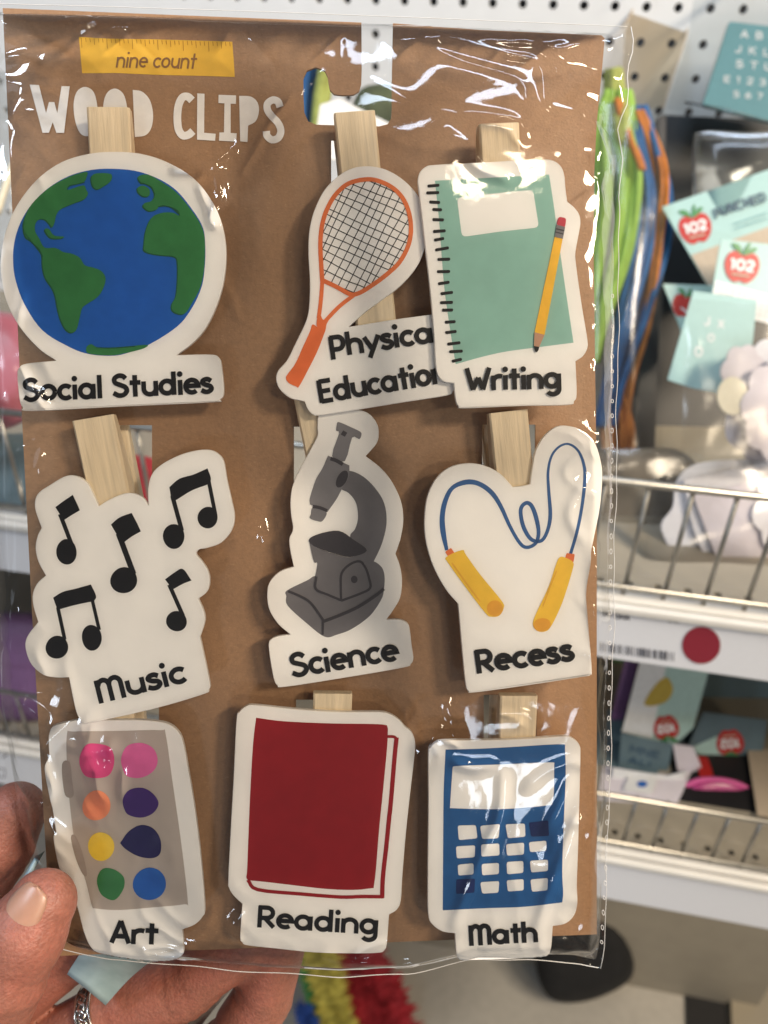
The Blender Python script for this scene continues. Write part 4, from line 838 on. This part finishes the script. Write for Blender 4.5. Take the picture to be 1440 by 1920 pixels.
# teal paper packet held behind the bag
mat('packet_teal', (0.14,0.27,0.30), 0.35, 0.3, 60, col2=(0.40,0.46,0.47), v2scale=60); mat('packet_white', (0.62,0.63,0.60), 0.35, 0.15, 80)
pk = thing('paper_packet', 'teal and white paper packet pinched in the hand behind the bag', 'packet', CARDM)
def strip(name, quad, m_, bend=.0012):
    V, Fc = [], []; n = 12
    (a, b, c, d) = [hp(*q) for q in quad]
    for i in range(n+1):
        t_ = i/n
        for e in (0,.5,1):
            p = (a*(1-t_)+b*t_)*(1-e)+(d*(1-t_)+c*t_)*e; p = p+np.array((0,0,bend*math.sin(t_*5+e*2))); V.append(p)
    for i in range(n):
        for e in range(2): Fc.append((i*3+e,i*3+e+1,i*3+e+4,i*3+e+3))
    o = link_mesh(name, V, Fc, m_, pk, True); so = o.modifiers.new('thickness','SOLIDIFY'); so.thickness = .0004; return o
strip('packet_fold', [(84,1596,3),(-20,1775,14),(-20,1745,14),(70,1600,3)], 'packet_teal')
strip('packet_panel', [(172,1750,-9),(124,1830,-11),(200,1880,-12),(290,1790,-9)], 'packet_teal')
strip('packet_corner', [(205,1735,-8.6),(150,1772,-8.8),(268,1800,-8.8),(330,1770,-8.6)], 'packet_white')
strip('packet_edge', [(452,1800,-36),(320,1935,-36),(360,1945,-36),(470,1810,-36)], 'packet_white')

# ================================================================== goods on the display behind
class PP:                                      # a flat face: 1/depth is linear in picture position, so it is an exact plane
    def __init__(s, z0, u0, v0, gx=0.0, gy=0.0): s.a = (z0,u0,v0,gx,gy)
    def __call__(s, u, v, off=0.0):
        z0,u0,v0,gx,gy = s.a; z = 1/(1/z0+gx*(u-u0)+gy*(v-v0)); return CAM+c2w(np.array(((u-720)/F,(v-960)/F,1)))*(z-off)
def base_matrix(p): return Matrix.Translation(Vector(p))
fwd = c2w((0,0,1))
mat('teal_card', (0.36,0.56,0.55), 0.4, 0.03); mat('teal_deep', (0.115,0.30,0.335), 0.4, 0.05); mat('teal_pale', (0.42,0.60,0.56), 0.4)
mat('apple_red', (0.46,0.022,0.02), 0.4); mat('leaf_green', (0.06,0.24,0.08), 0.4); mat('white_print', (0.75,0.76,0.77), 0.45); mat('print_navy', (0.03,0.07,0.12), 0.45)
mat('beige_card', (0.46,0.38,0.29), 0.5, 0.05); mat('grid_line', (0.52,0.52,0.56), 0.5)
mat('felt_white', (0.74,0.74,0.80), 0.8, 0.06, 60, 0.5, 300); mat('felt_cream', (0.80,0.74,0.58), 0.6, 0.04); mat('felt_lilac', (0.66,0.62,0.68), 0.8, 0.05, 60, 0.4, 300)
film('pouch_film', 1.38, 0.16, (0.92,0.92,0.91), 0.5, 40, haze=0.015); film('pouch_beige', 1.3, 0.3, (0.74,0.66,0.54), haze=0.0); film('clear_plastic', 1.35, 0.15, (0.80,0.83,0.84), haze=0.02)
mat('yarn_green', (0.27,0.46,0.08), 0.85, 0.18, 120, 0.8, 300, stretch=(1,1,.2)); mat('yarn_blue', (0.022,0.11,0.30), 0.85, 0.2, 120, 0.8, 300, stretch=(1,1,.2)); mat('yarn_orange', (0.50,0.17,0.03), 0.85, 0.2, 120, 0.8, 300)
mat('yarn_olive', (0.34,0.38,0.10), 0.85, 0.2, 120, 0.6, 300); mat('shade_black', (0.012,0.012,0.014), 0.45); mat('black_cloth', (0.010,0.010,0.011), 0.9, 0.3, 30)  # the middle one is a near-black standing in for shade
mat('brown_pouch', (0.17,0.14,0.105), 0.6, 0.3, 25, var2=0.3, v2scale=12); mat('dark_olive', (0.07,0.085,0.04), 0.8, 0.4, 60); mat('red_cloth', (0.34,0.012,0.02), 0.8, 0.2, 60, 0.6, 120); mat('yellow_fluff', (0.50,0.43,0.08), 0.9, 0.2, 80, 0.8, 150); mat('green_fluff', (0.06,0.30,0.08), 0.9, 0.2, 80, 0.8, 150); mat('blue_fluff', (0.02,0.07,0.32), 0.9, 0.2, 80, 0.8, 150)
mat('magenta_plastic', (0.42,0.05,0.20), 0.25); mat('mustard', (0.50,0.36,0.05), 0.6); mat('carton_beige', (0.36,0.31,0.23), 0.6, 0.05); mat('pink_bag', (0.50,0.14,0.19), 0.35, 0.2, 30)
mat('purple_paper', (0.17,0.08,0.20), 0.5, 0.1); mat('slate_card', (0.11,0.17,0.20), 0.5, 0.1, 40); mat('paper_white', (0.72,0.73,0.74), 0.5, 0.03)
def card_thing(name, label, cat, quad, pp, material, thick=.0008, group=None, r=3):
    org = pp(*np.mean(quad,0)); t = thing(name, label, cat, base_matrix(org), group)
    fn = lambda u, v, k=0: pp(u, v, .00025*k)-org
    sl = slab('card_panel', rounded(quad, r), fn, fwd*thick, material, t, .0002); return t, Canvas(fn, sl), fn
def apple(cv, u, v, r, ang=0, text=True):
    R = math.radians(ang); rot = lambda x, y: (u+r*(x*math.cos(R)-y*math.sin(R)), v+r*(x*math.sin(R)+y*math.cos(R)))
    P_ = [rot(*p) for p in ((0,-.62),(.35,-.85),(.8,-.7),(1.0,-.15),(.85,.45),(.5,.85),(.2,.9),(0,.8),(-.2,.9),(-.5,.85),(-.85,.45),(-1.0,-.15),(-.8,-.7),(-.35,-.85))]
    cv.print('apple_print', [poly(smooth_closed(P_,3))], 'apple_red')
    cv.print('leaf_print', [poly(smooth_closed([rot(*p) for p in q],3)) for q in (((-.05,-.68),(-.5,-.95),(-.75,-1.25),(-.3,-1.2)), ((.0,-.68),(.05,-1.1),(.3,-1.45),(.25,-1.0)), ((.05,-.7),(.4,-.8),(.75,-1.1),(.45,-1.15)))], 'leaf_green')
    if text:
        cv.print('number_print', text_strokes('102', rot(-.68,.22), rot(.72,.22), r*.62, r*.17), 'white_print')
        cv.print('line_print', [rib(sharp([rot(-.5,.48), rot(.5,.48)]), r*.10)], 'beige_card')
def pouch(parent, org, pts, pp, name='pouch', m_='pouch_film', bulge=.012, n=22):
    """clear pouch: puffed sheet over a quad given in photo pixels"""
    (a, b, c, d) = [np.array(p, float) for p in pts]; V, Fc = [], []
    for i in range(n+1):
        for j in range(n+1):
            s_, t_ = j/n, i/n; p = (a*(1-s_)+b*s_)*(1-t_)+(d*(1-s_)+c*s_)*t_
            hgt = bulge*(math.sin(math.pi*s_)*math.sin(math.pi*t_))**.6+.0012*math.sin(9*s_+5*t_)*math.sin(7*t_-3*s_)*(1 if 0 < s_ < 1 else 0)
            V.append(pp(p[0], p[1], hgt)-org)
    for i in range(n):
        for j in range(n): q = i*(n+1)+j; Fc.append((q,q+n+1,q+n+2,q+1))
    return link_mesh(name, V, Fc, m_, parent, True)
def puff(name, P_, pp, org, thick, material, parent):
    """soft felt shape with rounded rim"""
    if area2(P_) > 0: P_ = P_[::-1]
    C = np.mean(P_,0); V, Fc, n = [], [], len(P_); rings = [(1.0,-.5),(1.03,0),(1.0,.35),(.93,.7),(.80,.92),(.55,1.0),(.25,1.02)]
    for k, z in rings:
        for p in P_: q = C+(p-C)*k; V.append(pp(q[0], q[1], thick*z)-org)
    for r in range(len(rings)-1): Fc += [(r*n+i,r*n+(i+1)%n,(r+1)*n+(i+1)%n,(r+1)*n+i) for i in range(n)]
    Fc.append(tuple(range((len(rings)-1)*n,len(rings)*n))); Fc.append(tuple(range(n-1,-1,-1)))
    return link_mesh(name, V, Fc, material, parent, True)

# --- bundle of yarn hanging in a beige-tinted bag
ppy = PP(.60,1180,450)
oy = ppy(1180,180); yb = thing('yarn_bag', 'tall bag of lime green, blue and orange yarn hanging on the pegboard', 'yarn', base_matrix(oy))
def strands(parent, pp, org, path, n, spread, rad, m_, seed):
    rr = random.Random(seed)
    for i in range(n):
        ox, oz = rr.uniform(-1,1), rr.uniform(-.012,.012); ph = rr.uniform(0,6); pts = []
        for k, p in enumerate(smooth_open(path, 7)):
            q = k/(7*(len(path)-1)); sp_ = spread*(.55+.6*math.sin(min(1,q*1.15)*math.pi)**.8)
            pts.append(pp(p[0]+ox*sp_+1.5*math.sin(q*9+ph), p[1], oz*(.4+q)+.003*math.sin(q*7+ph))-org)
        tube('strand', pts, rad, m_, parent, 7)
strands(yb, ppy, oy, [(1160,170),(1156,250),(1165,330),(1155,450),(1130,560),(1100,680)], 46, 42, .0026, 'yarn_green', 1)
strands(yb, PP(.61,1180,450), oy, [(1192,200),(1204,280),(1222,350),(1220,450),(1188,580),(1155,700),(1135,800)], 40, 29, .0025, 'yarn_blue', 2)
strands(yb, PP(.595,1180,450), oy, [(1158,185),(1182,255),(1206,318)], 4, 6, .0020, 'yarn_orange', 3)
strands(yb, PP(.605,1180,450), oy, [(1196,208),(1224,270),(1236,340),(1228,440),(1208,600),(1178,720),(1163,860)], 12, 13, .0021, 'yarn_orange', 4)
strands(yb, PP(.605,1180,450), oy, [(1150,740),(1156,790),(1160,850),(1150,900)], 16, 24, .0025, 'yarn_orange', 5)
strands(yb, PP(.60,1180,450), oy, [(1150,130),(1152,180),(1158,230),(1170,270)], 5, 20, .0042, 'yarn_olive', 6)
fnb = PP(.655,1220,100)
V = [fnb(u,v,0)-oy for u,v in ((1196,-40),(1312,-40),(1282,80),(1244,200),(1180,215),(1166,150),(1172,60))]
link_mesh('bag_top', V, [tuple(range(7))], 'pouch_beige', yb)
tube('bag_edge', [fnb(u,v,.001)-oy for u,v in ((1312,-40),(1284,75),(1262,140),(1243,203))], .0008, 'beige_card', yb, 6)
tube('bag_edge', [fnb(u,v,.001)-oy for u,v in ((1205,-40),(1190,10),(1178,35),(1166,52))], .0010, 'beige_card', yb, 6)
pouch(yb, oy, [(1120,190),(1246,205),(1240,880),(1090,900)], PP(.575,1180,450), 'bag_front', 'pouch_film', .010)
# --- yarn seen through the hook cut-out
oy2 = ppy(600,180); y2 = thing('yarn_skein', 'blue and lime yarn skein on the pegboard seen through the hook cut-out', 'yarn', base_matrix(oy2))
strands(y2, ppy, oy2, [(592,70),(586,150),(574,230),(565,320)], 5, 20, .005, 'yarn_blue', 8)
strands(y2, PP(.58,600,180), oy2, [(612,80),(606,150),(596,210),(585,320)], 3, 8, .005, 'yarn_olive', 9)
t, cv, fn = card_thing('paper_tag', 'folded white paper tag seen through the hook cut-out', 'tag', [(600,196),(636,184),(745,238),(735,300),(585,300)], PP(.50,650,220,-.0004), 'paper_white')
ob = PP(.60,700,180)(705,190); gb = thing('craft_pouch', 'dark olive craft pouch behind the hook cut-out', 'pouch', base_matrix(ob))
puff('pouch_body', smooth_closed([(672,175),(700,160),(745,165),(760,230),(740,290),(680,280),(660,220)]), PP(.60,700,180), ob, .012, 'dark_olive', gb)

# --- letter pack
ppl = PP(.615,1390,120,.00005)
t, cv, fn = card_thing('letter_pack', 'deep teal card printed with white letters hanging in a clear bag', 'letter pack', [(1368,40),(1560,62),(1530,250),(1318,196)], ppl, 'teal_deep', .004)
cv.print('letter_print', text_strokes('ABC', (1388,70), (1470,78), 14, 3, True, .55)+text_strokes('JKL', (1378,98), (1455,107), 14, 3, True, .5)+text_strokes('STU', (1378,126), (1460,134), 14, 3, True, .5)+text_strokes('E1234', (1356,154), (1470,164), 13, 2.6, True, .5)+text_strokes('567', (1374,182), (1440,188), 12, 2.4, True, .5), 'white_print')
V = [ppl(u,v,.004)-np.array(t.location) for u,v in ((1304,-30),(1560,-30),(1545,262),(1250,205),(1290,70))]
link_mesh('clear_sleeve', V, [(0,1,2,3,4)], 'clear_plastic', t)
tube('sleeve_edge', [ppl(u,v,.005)-np.array(t.location) for u,v in ((1284,192),(1360,205),(1480,240))], .0009, 'clear_plastic', t, 6)
# --- clear clamshell box
pc = PP(.60,1370,300); oc = pc(1370,380); cb = thing('clamshell_box', 'empty clear plastic clamshell box under the teal letter card', 'box', base_matrix(oc))
puff('shell', smooth_closed([(1302,275),(1320,250),(1400,252),(1560,262),(1580,420),(1500,450),(1330,450),(1306,420)]), pc, oc, .020, 'clear_plastic', cb)
tube('shell_rim', [pc(u,v,.012)-oc for u,v in smooth_open([(1310,420),(1303,330),(1306,280),(1320,258),(1400,262),(1560,270)])], .0010, 'clear_plastic', cb, 6)
# --- black panels put in as the shadow gap behind the packs
pb_ = PP(.66,1300,640); obn = pb_(1300,900)
bn = thing('shadow_gap', 'black panels put in as the shadow gap behind the teal craft packs', 'shade panel', base_matrix(obn))
slab('gap_back', rounded([(1236,215),(1600,230),(1600,940),(1180,930)],6), lambda u,v,k: pb_(u,v,0)-obn, fwd*.004, 'shade_black', bn)
slab('gap_side', rounded([(1236,215),(1250,215),(1225,940),(1180,930)],3), lambda u,v,k: PP(.62,1300,640)(u,v,0)-obn, fwd*.035, 'shade_black', bn)
# --- header cards and pouches
pq = PP(.58,1340,440,.00008,.00004)
t, cv, fn = card_thing('craft_pack', 'pale teal header card lettered PUNCHED with a red apple emblem', 'craft pack', [(1241,388),(1600,262),(1660,420),(1330,540)], pq, 'teal_card', .001, 'craft packs on the upper shelf')
cv.print('beige_band', [poly(sharp([(1296,478),(1330,540),(1640,428),(1618,360)]))], 'beige_card')
apple(cv, 1304,428,31,-14)
cv.print('lettering', text_strokes('PUNCHED', (1341,408), (1440,376), 18, 3.5), 'print_navy')
cv.print('small_print', [rib(sharp([(1375,420),(1440,398)]),1.6), rib(sharp([(1378,428),(1440,408)]),1.6)], 'teal_deep')
t, cv, fn = card_thing('craft_pack', 'small sage header card half hidden behind the lettered teal card', 'craft pack', [(1243,532),(1335,535),(1345,600),(1322,660),(1290,652)], PP(.575,1290,580), 'teal_pale', .001, 'craft packs on the upper shelf')
apple(cv, 1284,573,24,10,False)
cv.print('lettering', [rib(sharp([(1276,576),(1288,586)]),3)], 'white_print')
t, cv, fn = card_thing('craft_pack', 'teal header card with red apple above a white grid panel', 'craft pack', [(1352,448),(1560,470),(1560,640),(1330,576)], PP(.545,1400,520), 'teal_card', .001, 'craft packs on the upper shelf')
cv.print('grid_panel', [poly(sharp([(1342,526),(1560,584),(1560,640),(1330,576)]))], 'white_print')
cv.print('grid_line', [rib(sharp([(1342+i*11+2,527+i*2.9),(1331+i*11+4,576+i*3.0)]),1) for i in range(1,14)]+[rib(sharp([(1340,536+j*10),(1500,580+j*10)]),1) for j in range(4)], 'grid_line')
apple(cv, 1391,500,33,8)
t, cv, fn = card_thing('craft_pack', 'teal letter card with white J, X and O leaning in front of the packs', 'craft pack', [(1300,545),(1420,562),(1400,745),(1300,728),(1252,712)], PP(.535,1330,640,.0001), 'teal_card', .001, 'craft packs on the upper shelf')
cv.print('letter_print', text_strokes('J', (1320,610), (1332,611), 18, 3.4)+text_strokes('X', (1345,615), (1358,616), 16, 3)+text_strokes('O', (1301,668), (1317,670), 20, 3.4)+text_strokes('O', (1326,640), (1340,641), 15, 3), 'white_print')
# --- packs of white felt shapes
pf = PP(.505,1400,740); of = pf(1400,840); fp = thing('felt_pack', 'bag of lilac-white scalloped felt shapes above the wire shelf front', 'felt pack', base_matrix(of), 'felt packs on the upper shelf')
def cutout(P_, z, org, m_, parent, th=.0016): slab('felt_shape', P_, lambda u,v,k: PP(z,1380,800)(u,v,0)-org, fwd*th, m_, parent, .0004)
def scallop(cx, cy, rx, ry, n, rot, amp=.13): return [np.array((cx+rx*(1-amp+amp*abs(math.sin(n*a/2)))*math.cos(a+rot), cy+ry*(1-amp+amp*abs(math.sin(n*a/2)))*math.sin(a+rot))) for a in np.linspace(0,2*math.pi,97)[:-1]]
cutout(scallop(1450,760,98,128,9,.2), .520, of, 'felt_lilac', fp)
cutout(scallop(1462,742,92,112,9,.5), .514, of, 'felt_white', fp)
cutout(scallop(1395,700,44,56,7,.1), .512, of, 'felt_lilac', fp)
cutout(ell(1374,742,29,36), .506, of, 'felt_cream', fp)
cutout(scallop(1468,770,80,104,9,.8), .505, of, 'felt_lilac', fp)
pouch(fp, of, [(1290,560),(1560,580),(1560,880),(1275,880)], PP(.502,1400,740), 'pouch', 'pouch_film', .006)
pg = PP(.515,1340,990); og = pg(1340,1105); fp2 = thing('felt_pack', 'bag with a large white cloud-like felt shape standing behind the wire bars', 'felt pack', base_matrix(og), 'felt packs on the upper shelf')
cutout(smooth_closed([(1240,985),(1262,950),(1268,905),(1300,872),(1380,862),(1480,870),(1540,940),(1530,1060),(1470,1100),(1400,1098),(1350,1085),(1290,1062),(1258,1030)]), .520, og, 'felt_white', fp2)
cutout(smooth_closed([(1282,900,1),(1440,868,1),(1560,900,1),(1540,1075,1),(1440,1090),(1330,1062,1),(1300,990)]), .515, og, 'felt_white', fp2)
cutout(smooth_closed([(1300,930,1),(1400,905,1),(1470,930),(1500,1010),(1440,1070,1),(1345,1050,1)]), .511, og, 'felt_lilac', fp2)
cutout(scallop(1490,960,80,90,8,.3), .508, og, 'felt_white', fp2)
pouch(fp2, og, [(1230,850),(1560,850),(1560,1110),(1200,1095)], PP(.508,1340,990), 'pouch', 'pouch_film', .006)
pd2 = PP(.56,1190,960); od = pd2(1190,1090); t = thing('felt_pack', 'grey-brown pouch slumped at the left end of the wire shelf', 'felt pack', base_matrix(od), 'felt packs on the upper shelf')
puff('pouch_body', smooth_closed([(1090,870),(1180,846),(1280,852),(1325,930),(1300,1060),(1190,1085),(1095,1060)]), pd2, od, .012, 'brown_pouch', t)
pouch(t, od, [(1085,840),(1320,840),(1330,1075),(1085,1085)], PP(.546,1190,960), 'pouch', 'pouch_film', .006)
# --- goods on the lower shelf
pl1 = PP(.66,1250,1330,.0,-.0003)
t, cv, fn = card_thing('flash_card', 'pale teal card with yellow blob and red apple on the lower shelf', 'card', [(1215,1235),(1330,1255),(1300,1365),(1262,1400),(1165,1372)], pl1, 'teal_pale', .001, 'cards on the lower shelf')
cv.print('white_panel', [poly(sharp([(1200,1240),(1250,1245),(1222,1385),(1166,1372)]))], 'white_print')
cv.print('blob_print', [poly(smooth_closed([(1208,1318),(1228,1285),(1250,1270),(1262,1292),(1250,1315),(1222,1324)]))], 'mustard')
apple(cv, 1249,1364,24,170)
t, cv, fn = card_thing('flash_card', 'grey-teal card with red apple lying against the pink dish', 'card', [(1318,1335),(1440,1350),(1425,1440),(1335,1465),(1290,1400)], PP(.68,1370,1400,0,-.0003), 'slate_card', .001, 'cards on the lower shelf')
cv.print('white_panel', [poly(sharp([(1300,1400),(1345,1380),(1372,1448),(1336,1462)]))], 'teal_pale')
apple(cv, 1369,1392,26,175)
t, cv, fn = card_thing('flash_card', 'dark slate card with faded lettering on the lower shelf', 'card', [(1165,1375),(1262,1395),(1250,1460),(1160,1440)], PP(.665,1210,1420,0,-.0003), 'slate_card', .001, 'cards on the lower shelf')
cv.print('lettering', text_strokes('MNE', (1178,1410), (1236,1424), 14, 3)+text_strokes('ALL', (1176,1430), (1230,1444), 13, 3), 'print_navy')
t, cv, fn = card_thing('flash_card', 'pale lavender paper sheet by the lower wire front', 'card', [(1150,1440),(1250,1455),(1290,1445),(1262,1500),(1140,1505)], PP(.66,1200,1470,0,-.0003), 'paper_white', .001, 'cards on the lower shelf')
t, cv, fn = card_thing('flash_card', 'dark teal folder lying at the back of the lower shelf', 'card', [(1320,1240),(1560,1290),(1560,1420),(1300,1340)], PP(.74,1400,1320,0,-.0003), 'slate_card', .001, 'cards on the lower shelf')
t, cv, fn = card_thing('flash_card', 'purple paper strip among the lower shelf cards', 'card', [(1172,1235),(1200,1235),(1170,1350),(1145,1350)], PP(.67,1170,1300,0,-.0003), 'purple_paper', .001, 'cards on the lower shelf')
pm = PP(.66,1350,1490); om = pm(1350,1515); t = thing('pink_dish', 'oval magenta plastic dish behind the lower wire front', 'dish', base_matrix(om))
puff('dish_body', ell(1350,1488,64,26,6), pm, om, .008, 'magenta_plastic', t)
tube('dish_rim', [pm(1350+66*math.cos(a)*.99+2*math.sin(a), 1489+27*math.sin(a)+6.5*math.cos(a), .004)-om for a in np.linspace(0,2*math.pi,41)], .0022, 'ink_pink', t, 8)
# --- left end of the bay, seen past the card and through its slots
po = PP(.52,0,670); oo = po(0,780); t = thing('pink_pack', 'pink and red soft pack at the left end of the upper shelf', 'pack', base_matrix(oo))
puff('pack_body', smooth_closed([(-90,600),(20,590),(70,640),(80,720),(40,790),(-60,800),(-120,700)]), po, oo, .016, 'pink_bag', t)
pouch(t, oo, [(-130,560),(110,570),(100,830),(-130,830)], PP(.515,0,670), 'pouch', 'pouch_film', .02)
po = PP(.54,250,880); oo = po(250,960); t = thing('red_pack', 'red soft pack seen through the slot beside the musical notes', 'pack', base_matrix(oo))
puff('pack_body', smooth_closed([(200,880),(240,855),(300,870),(310,940),(280,985),(210,980)]), po, oo, .014, 'red_cloth', t)
po = PP(.56,0,880); oo = po(0,960); t = thing('dark_pack', 'dark grey pack behind the left end of the upper wire front', 'pack', base_matrix(oo))
puff('pack_body', smooth_closed([(-100,830),(20,815),(110,830),(120,960),(0,985),(-110,975)]), po, oo, .014, 'slate_card', t)
po = PP(.56,0,300); oo = po(0,430); t = thing('clear_pack', 'clear crinkled empty pack hanging left of the backing card', 'pack', base_matrix(oo))
pouch(t, oo, [(-120,140),(90,130),(100,520),(-120,540)], PP(.56,0,300), 'pouch', 'clear_plastic', .03)
tube('pack_highlight', [po(u,v,.03)-oo for u,v in smooth_open([(-6,400),(10,350),(22,315),(30,300)])], .0024, 'felt_cream', t, 8)  # warm highlight on the pack, painted in as a cream tube
po = PP(.70,0,1260); oo = po(0,1340); t = thing('dark_pack', 'dark purple pack on the left end of the lower shelf', 'pack', base_matrix(oo))
puff('pack_body', smooth_closed([(-110,1180),(30,1150),(110,1180),(110,1330),(0,1350),(-120,1340)]), po, oo, .02, 'purple_paper', t)
# --- on the floor under the bay
def on_floor(u, v): return hit_z(u, v, 0.0)
ofl = on_floor(1090,1865); t = thing('black_bag', 'black soft bag standing on the floor under the shelves', 'bag', base_matrix(ofl))
dep = float((ofl-CAM)@fwd); pbk = PP(dep-.03,1090,1800)
puff('bag_body', smooth_closed([(1000,1700),(1060,1660),(1130,1660),(1170,1740),(1186,1815),(1160,1850),(1090,1876),(1030,1866),(1005,1800)]), pbk, ofl, .05, 'black_cloth', t)
ofl = on_floor(660,1915); dep = float((ofl-CAM)@fwd); t = thing('feather_boa', 'rainbow feather boa of red, yellow, green and blue on the floor', 'boa', base_matrix(ofl))
def fluffy(name, path, rad, m_, pp, org, seed):
    rr = random.Random(seed); base = smooth_open(path, 8); V, Fc = [], []
    for k, p in enumerate(base):
        for i in range(60):
            a = rr.uniform(0, 6.283); l = rad*rr.uniform(.5,1.15); c0_ = pp(p[0]+rr.uniform(-6,6), p[1]+rr.uniform(-4,4), rr.uniform(0,.02))-org
            d = r_*math.cos(a)+u_*math.sin(a)+b_*rr.uniform(-.6,.6); sd = np.cross(d, b_); sd /= np.linalg.norm(sd)+1e-9; w = l*.09; q = len(V)
            V += [c0_-sd*w*.4, c0_+d*l*.6-sd*w, c0_+d*l, c0_+d*l*.6+sd*w, c0_+sd*w*.4]; Fc.append((q,q+1,q+2,q+3,q+4))
    o = link_mesh(name, V, Fc, m_, t); o['kind'] = 'stuff'; return o
pbo = PP(dep-.05,660,1870)
fluffy('red_feathers', [(600,1700),(650,1780),(690,1850),(735,1940)], .055, 'red_cloth', pbo, ofl, 1)
fluffy('red_feathers', [(640,1740),(680,1810),(710,1880),(730,1960)], .05, 'red_cloth', pbo, ofl, 11)
fluffy('yellow_feathers', [(570,1720),(600,1800),(618,1860),(640,1950)], .033, 'yellow_fluff', PP(dep-.09,660,1870), ofl, 2)
fluffy('green_feathers', [(560,1740),(574,1810),(590,1870),(606,1950)], .017, 'green_fluff', PP(dep-.08,660,1870), ofl, 3)
fluffy('blue_feathers', [(566,1890),(580,1920),(596,1960)], .016, 'blue_fluff', PP(dep-.11,660,1870), ofl, 4)
def floor_slab(name, label, cat, quad, th, m_):
    Q = [hit_z(u, v, 0.0) for u, v in quad]; org = np.mean(Q,0); t = thing(name, label, cat, base_matrix(org)); n = len(Q)
    V = [q-org+np.array((0,0,.001)) for q in Q]+[q-org+np.array((0,0,th)) for q in Q]
    return link_mesh(name.split('_')[-1]+'_sheet', V, [tuple(range(n-1,-1,-1)), tuple(range(n,2*n))]+[(i,(i+1)%n,n+(i+1)%n,n+i) for i in range(n)], m_, t)
floor_slab('floor_mat', 'black strip put in as the dark gap on the floor beside the flat beige carton', 'mat', [(1278,1640),(1352,1650),(1366,2000),(1288,2000)], .006, 'shade_black')  # stands for the shaded gap between boxes on the floor
floor_slab('flat_carton', 'flattened beige carton lying on the floor beside the black strip', 'carton', [(1356,1650),(1700,1690),(1760,2000),(1370,2000)], .02, 'carton_beige')
# more packs and papers filling the lower shelf; near-black ones stand for its shade
rr = random.Random(5)
for lab, quad, dep, m_ in (('crumpled dark green paper in the shade at the back of the lower shelf', [(1150,1225),(1320,1235),(1330,1330),(1140,1310)], .78, 'leaf_green'),
   ('slate folder under the pale teal apple card', [(1140,1330),(1330,1370),(1320,1470),(1130,1450)], .69, 'slate_card'),
   ('near-black sheet put in as shade behind the pink dish', [(1290,1400),(1560,1420),(1560,1530),(1270,1480)], .70, 'shade_black'),  # its dark colour stands for the shelf's shadowed interior
   ('lilac sheet poking out beside the grey-teal apple card', [(1262,1395),(1300,1400),(1320,1450),(1275,1470)], .665, 'felt_lilac')):
    card_thing('flash_card', lab, 'card', quad, PP(dep, *np.mean(quad,0), 0, -.0003), m_, .001, 'cards on the lower shelf')
def lying(label, quad, dz, m_, t_=.0006):
    z = ZT2+.004+dz; Q = [hit_z(u, v, z) for u, v in rounded(quad, 4)]; org = np.mean(Q,0); t = thing('flash_card', label, 'card', base_matrix(org), 'cards on the lower shelf'); n = len(Q)
    V = [q-org for q in Q]+[q-org+np.array((0,0,t_)) for q in Q]
    link_mesh('card_panel', V, [tuple(range(n-1,-1,-1)), tuple(range(n,2*n))]+[(i,(i+1)%n,n+(i+1)%n,n+i) for i in range(n)], m_, t)
    return t, Canvas(lambda u, v, k: hit_z(u, v, z+t_+.0002*k)-org, t.children[0] if t.children else [o for o in bpy.data.objects if o.parent == t][0])
lying('near-black sheet put in as shade on the deck under the pink dish', [(1255,1395),(1470,1420),(1520,1540),(1262,1500)], .0002, 'shade_black')  # dark sheet added to shade the bright deck by colour
lying('lavender sheet lying flat beside the near-black sheet', [(1130,1435),(1262,1455),(1300,1440),(1268,1512),(1120,1500)], .0012, 'felt_lilac')
t, cv = lying('dark teal card lettered in navy lying flat on the lower shelf', [(1120,1370),(1255,1392),(1232,1452),(1112,1432)], .0022, 'slate_card')
cv.print('lettering', text_strokes('ALL', (1160,1412), (1215,1422), 15, 3.5), 'print_navy')
t, cv = lying('small grey card with a blue mark lying on the lavender sheet', [(1180,1452),(1232,1462),(1222,1490),(1168,1482)], .0034, 'paper_white')
cv.print('blue_mark', [poly(ell(1204,1470,10,6))], 'ink_blue')
lying('red tag lying on the near-black sheet by the dish', [(1306,1418),(1326,1420),(1338,1455),(1312,1458)], .0036, 'apple_red')
lying('brown paper lying at the right of the lower shelf', [(1400,1400),(1560,1420),(1560,1540),(1420,1530)], .0046, 'beige_card')
# chrome hooks carrying the letter pack and the yarn bag
for u, v, z, lab in ((1430,-60,.615,'thin chrome peg hook above the deep teal letter pack'), (1245,-60,.655,'thin chrome peg hook above the bag of yarn')):
    q = PP(z,u,v)(u,v); hk = thing('peg_hook', lab, 'hook', base_matrix((q[0],WALL_Y,q[2]+.004)), 'peg hooks')
    tube('hook_wire', [(0,.004,0),(0,-.02,0),(0,q[1]-WALL_Y-.03,0),(0,q[1]-WALL_Y-.04,.008)], .0018, 'wire', hk, 8)
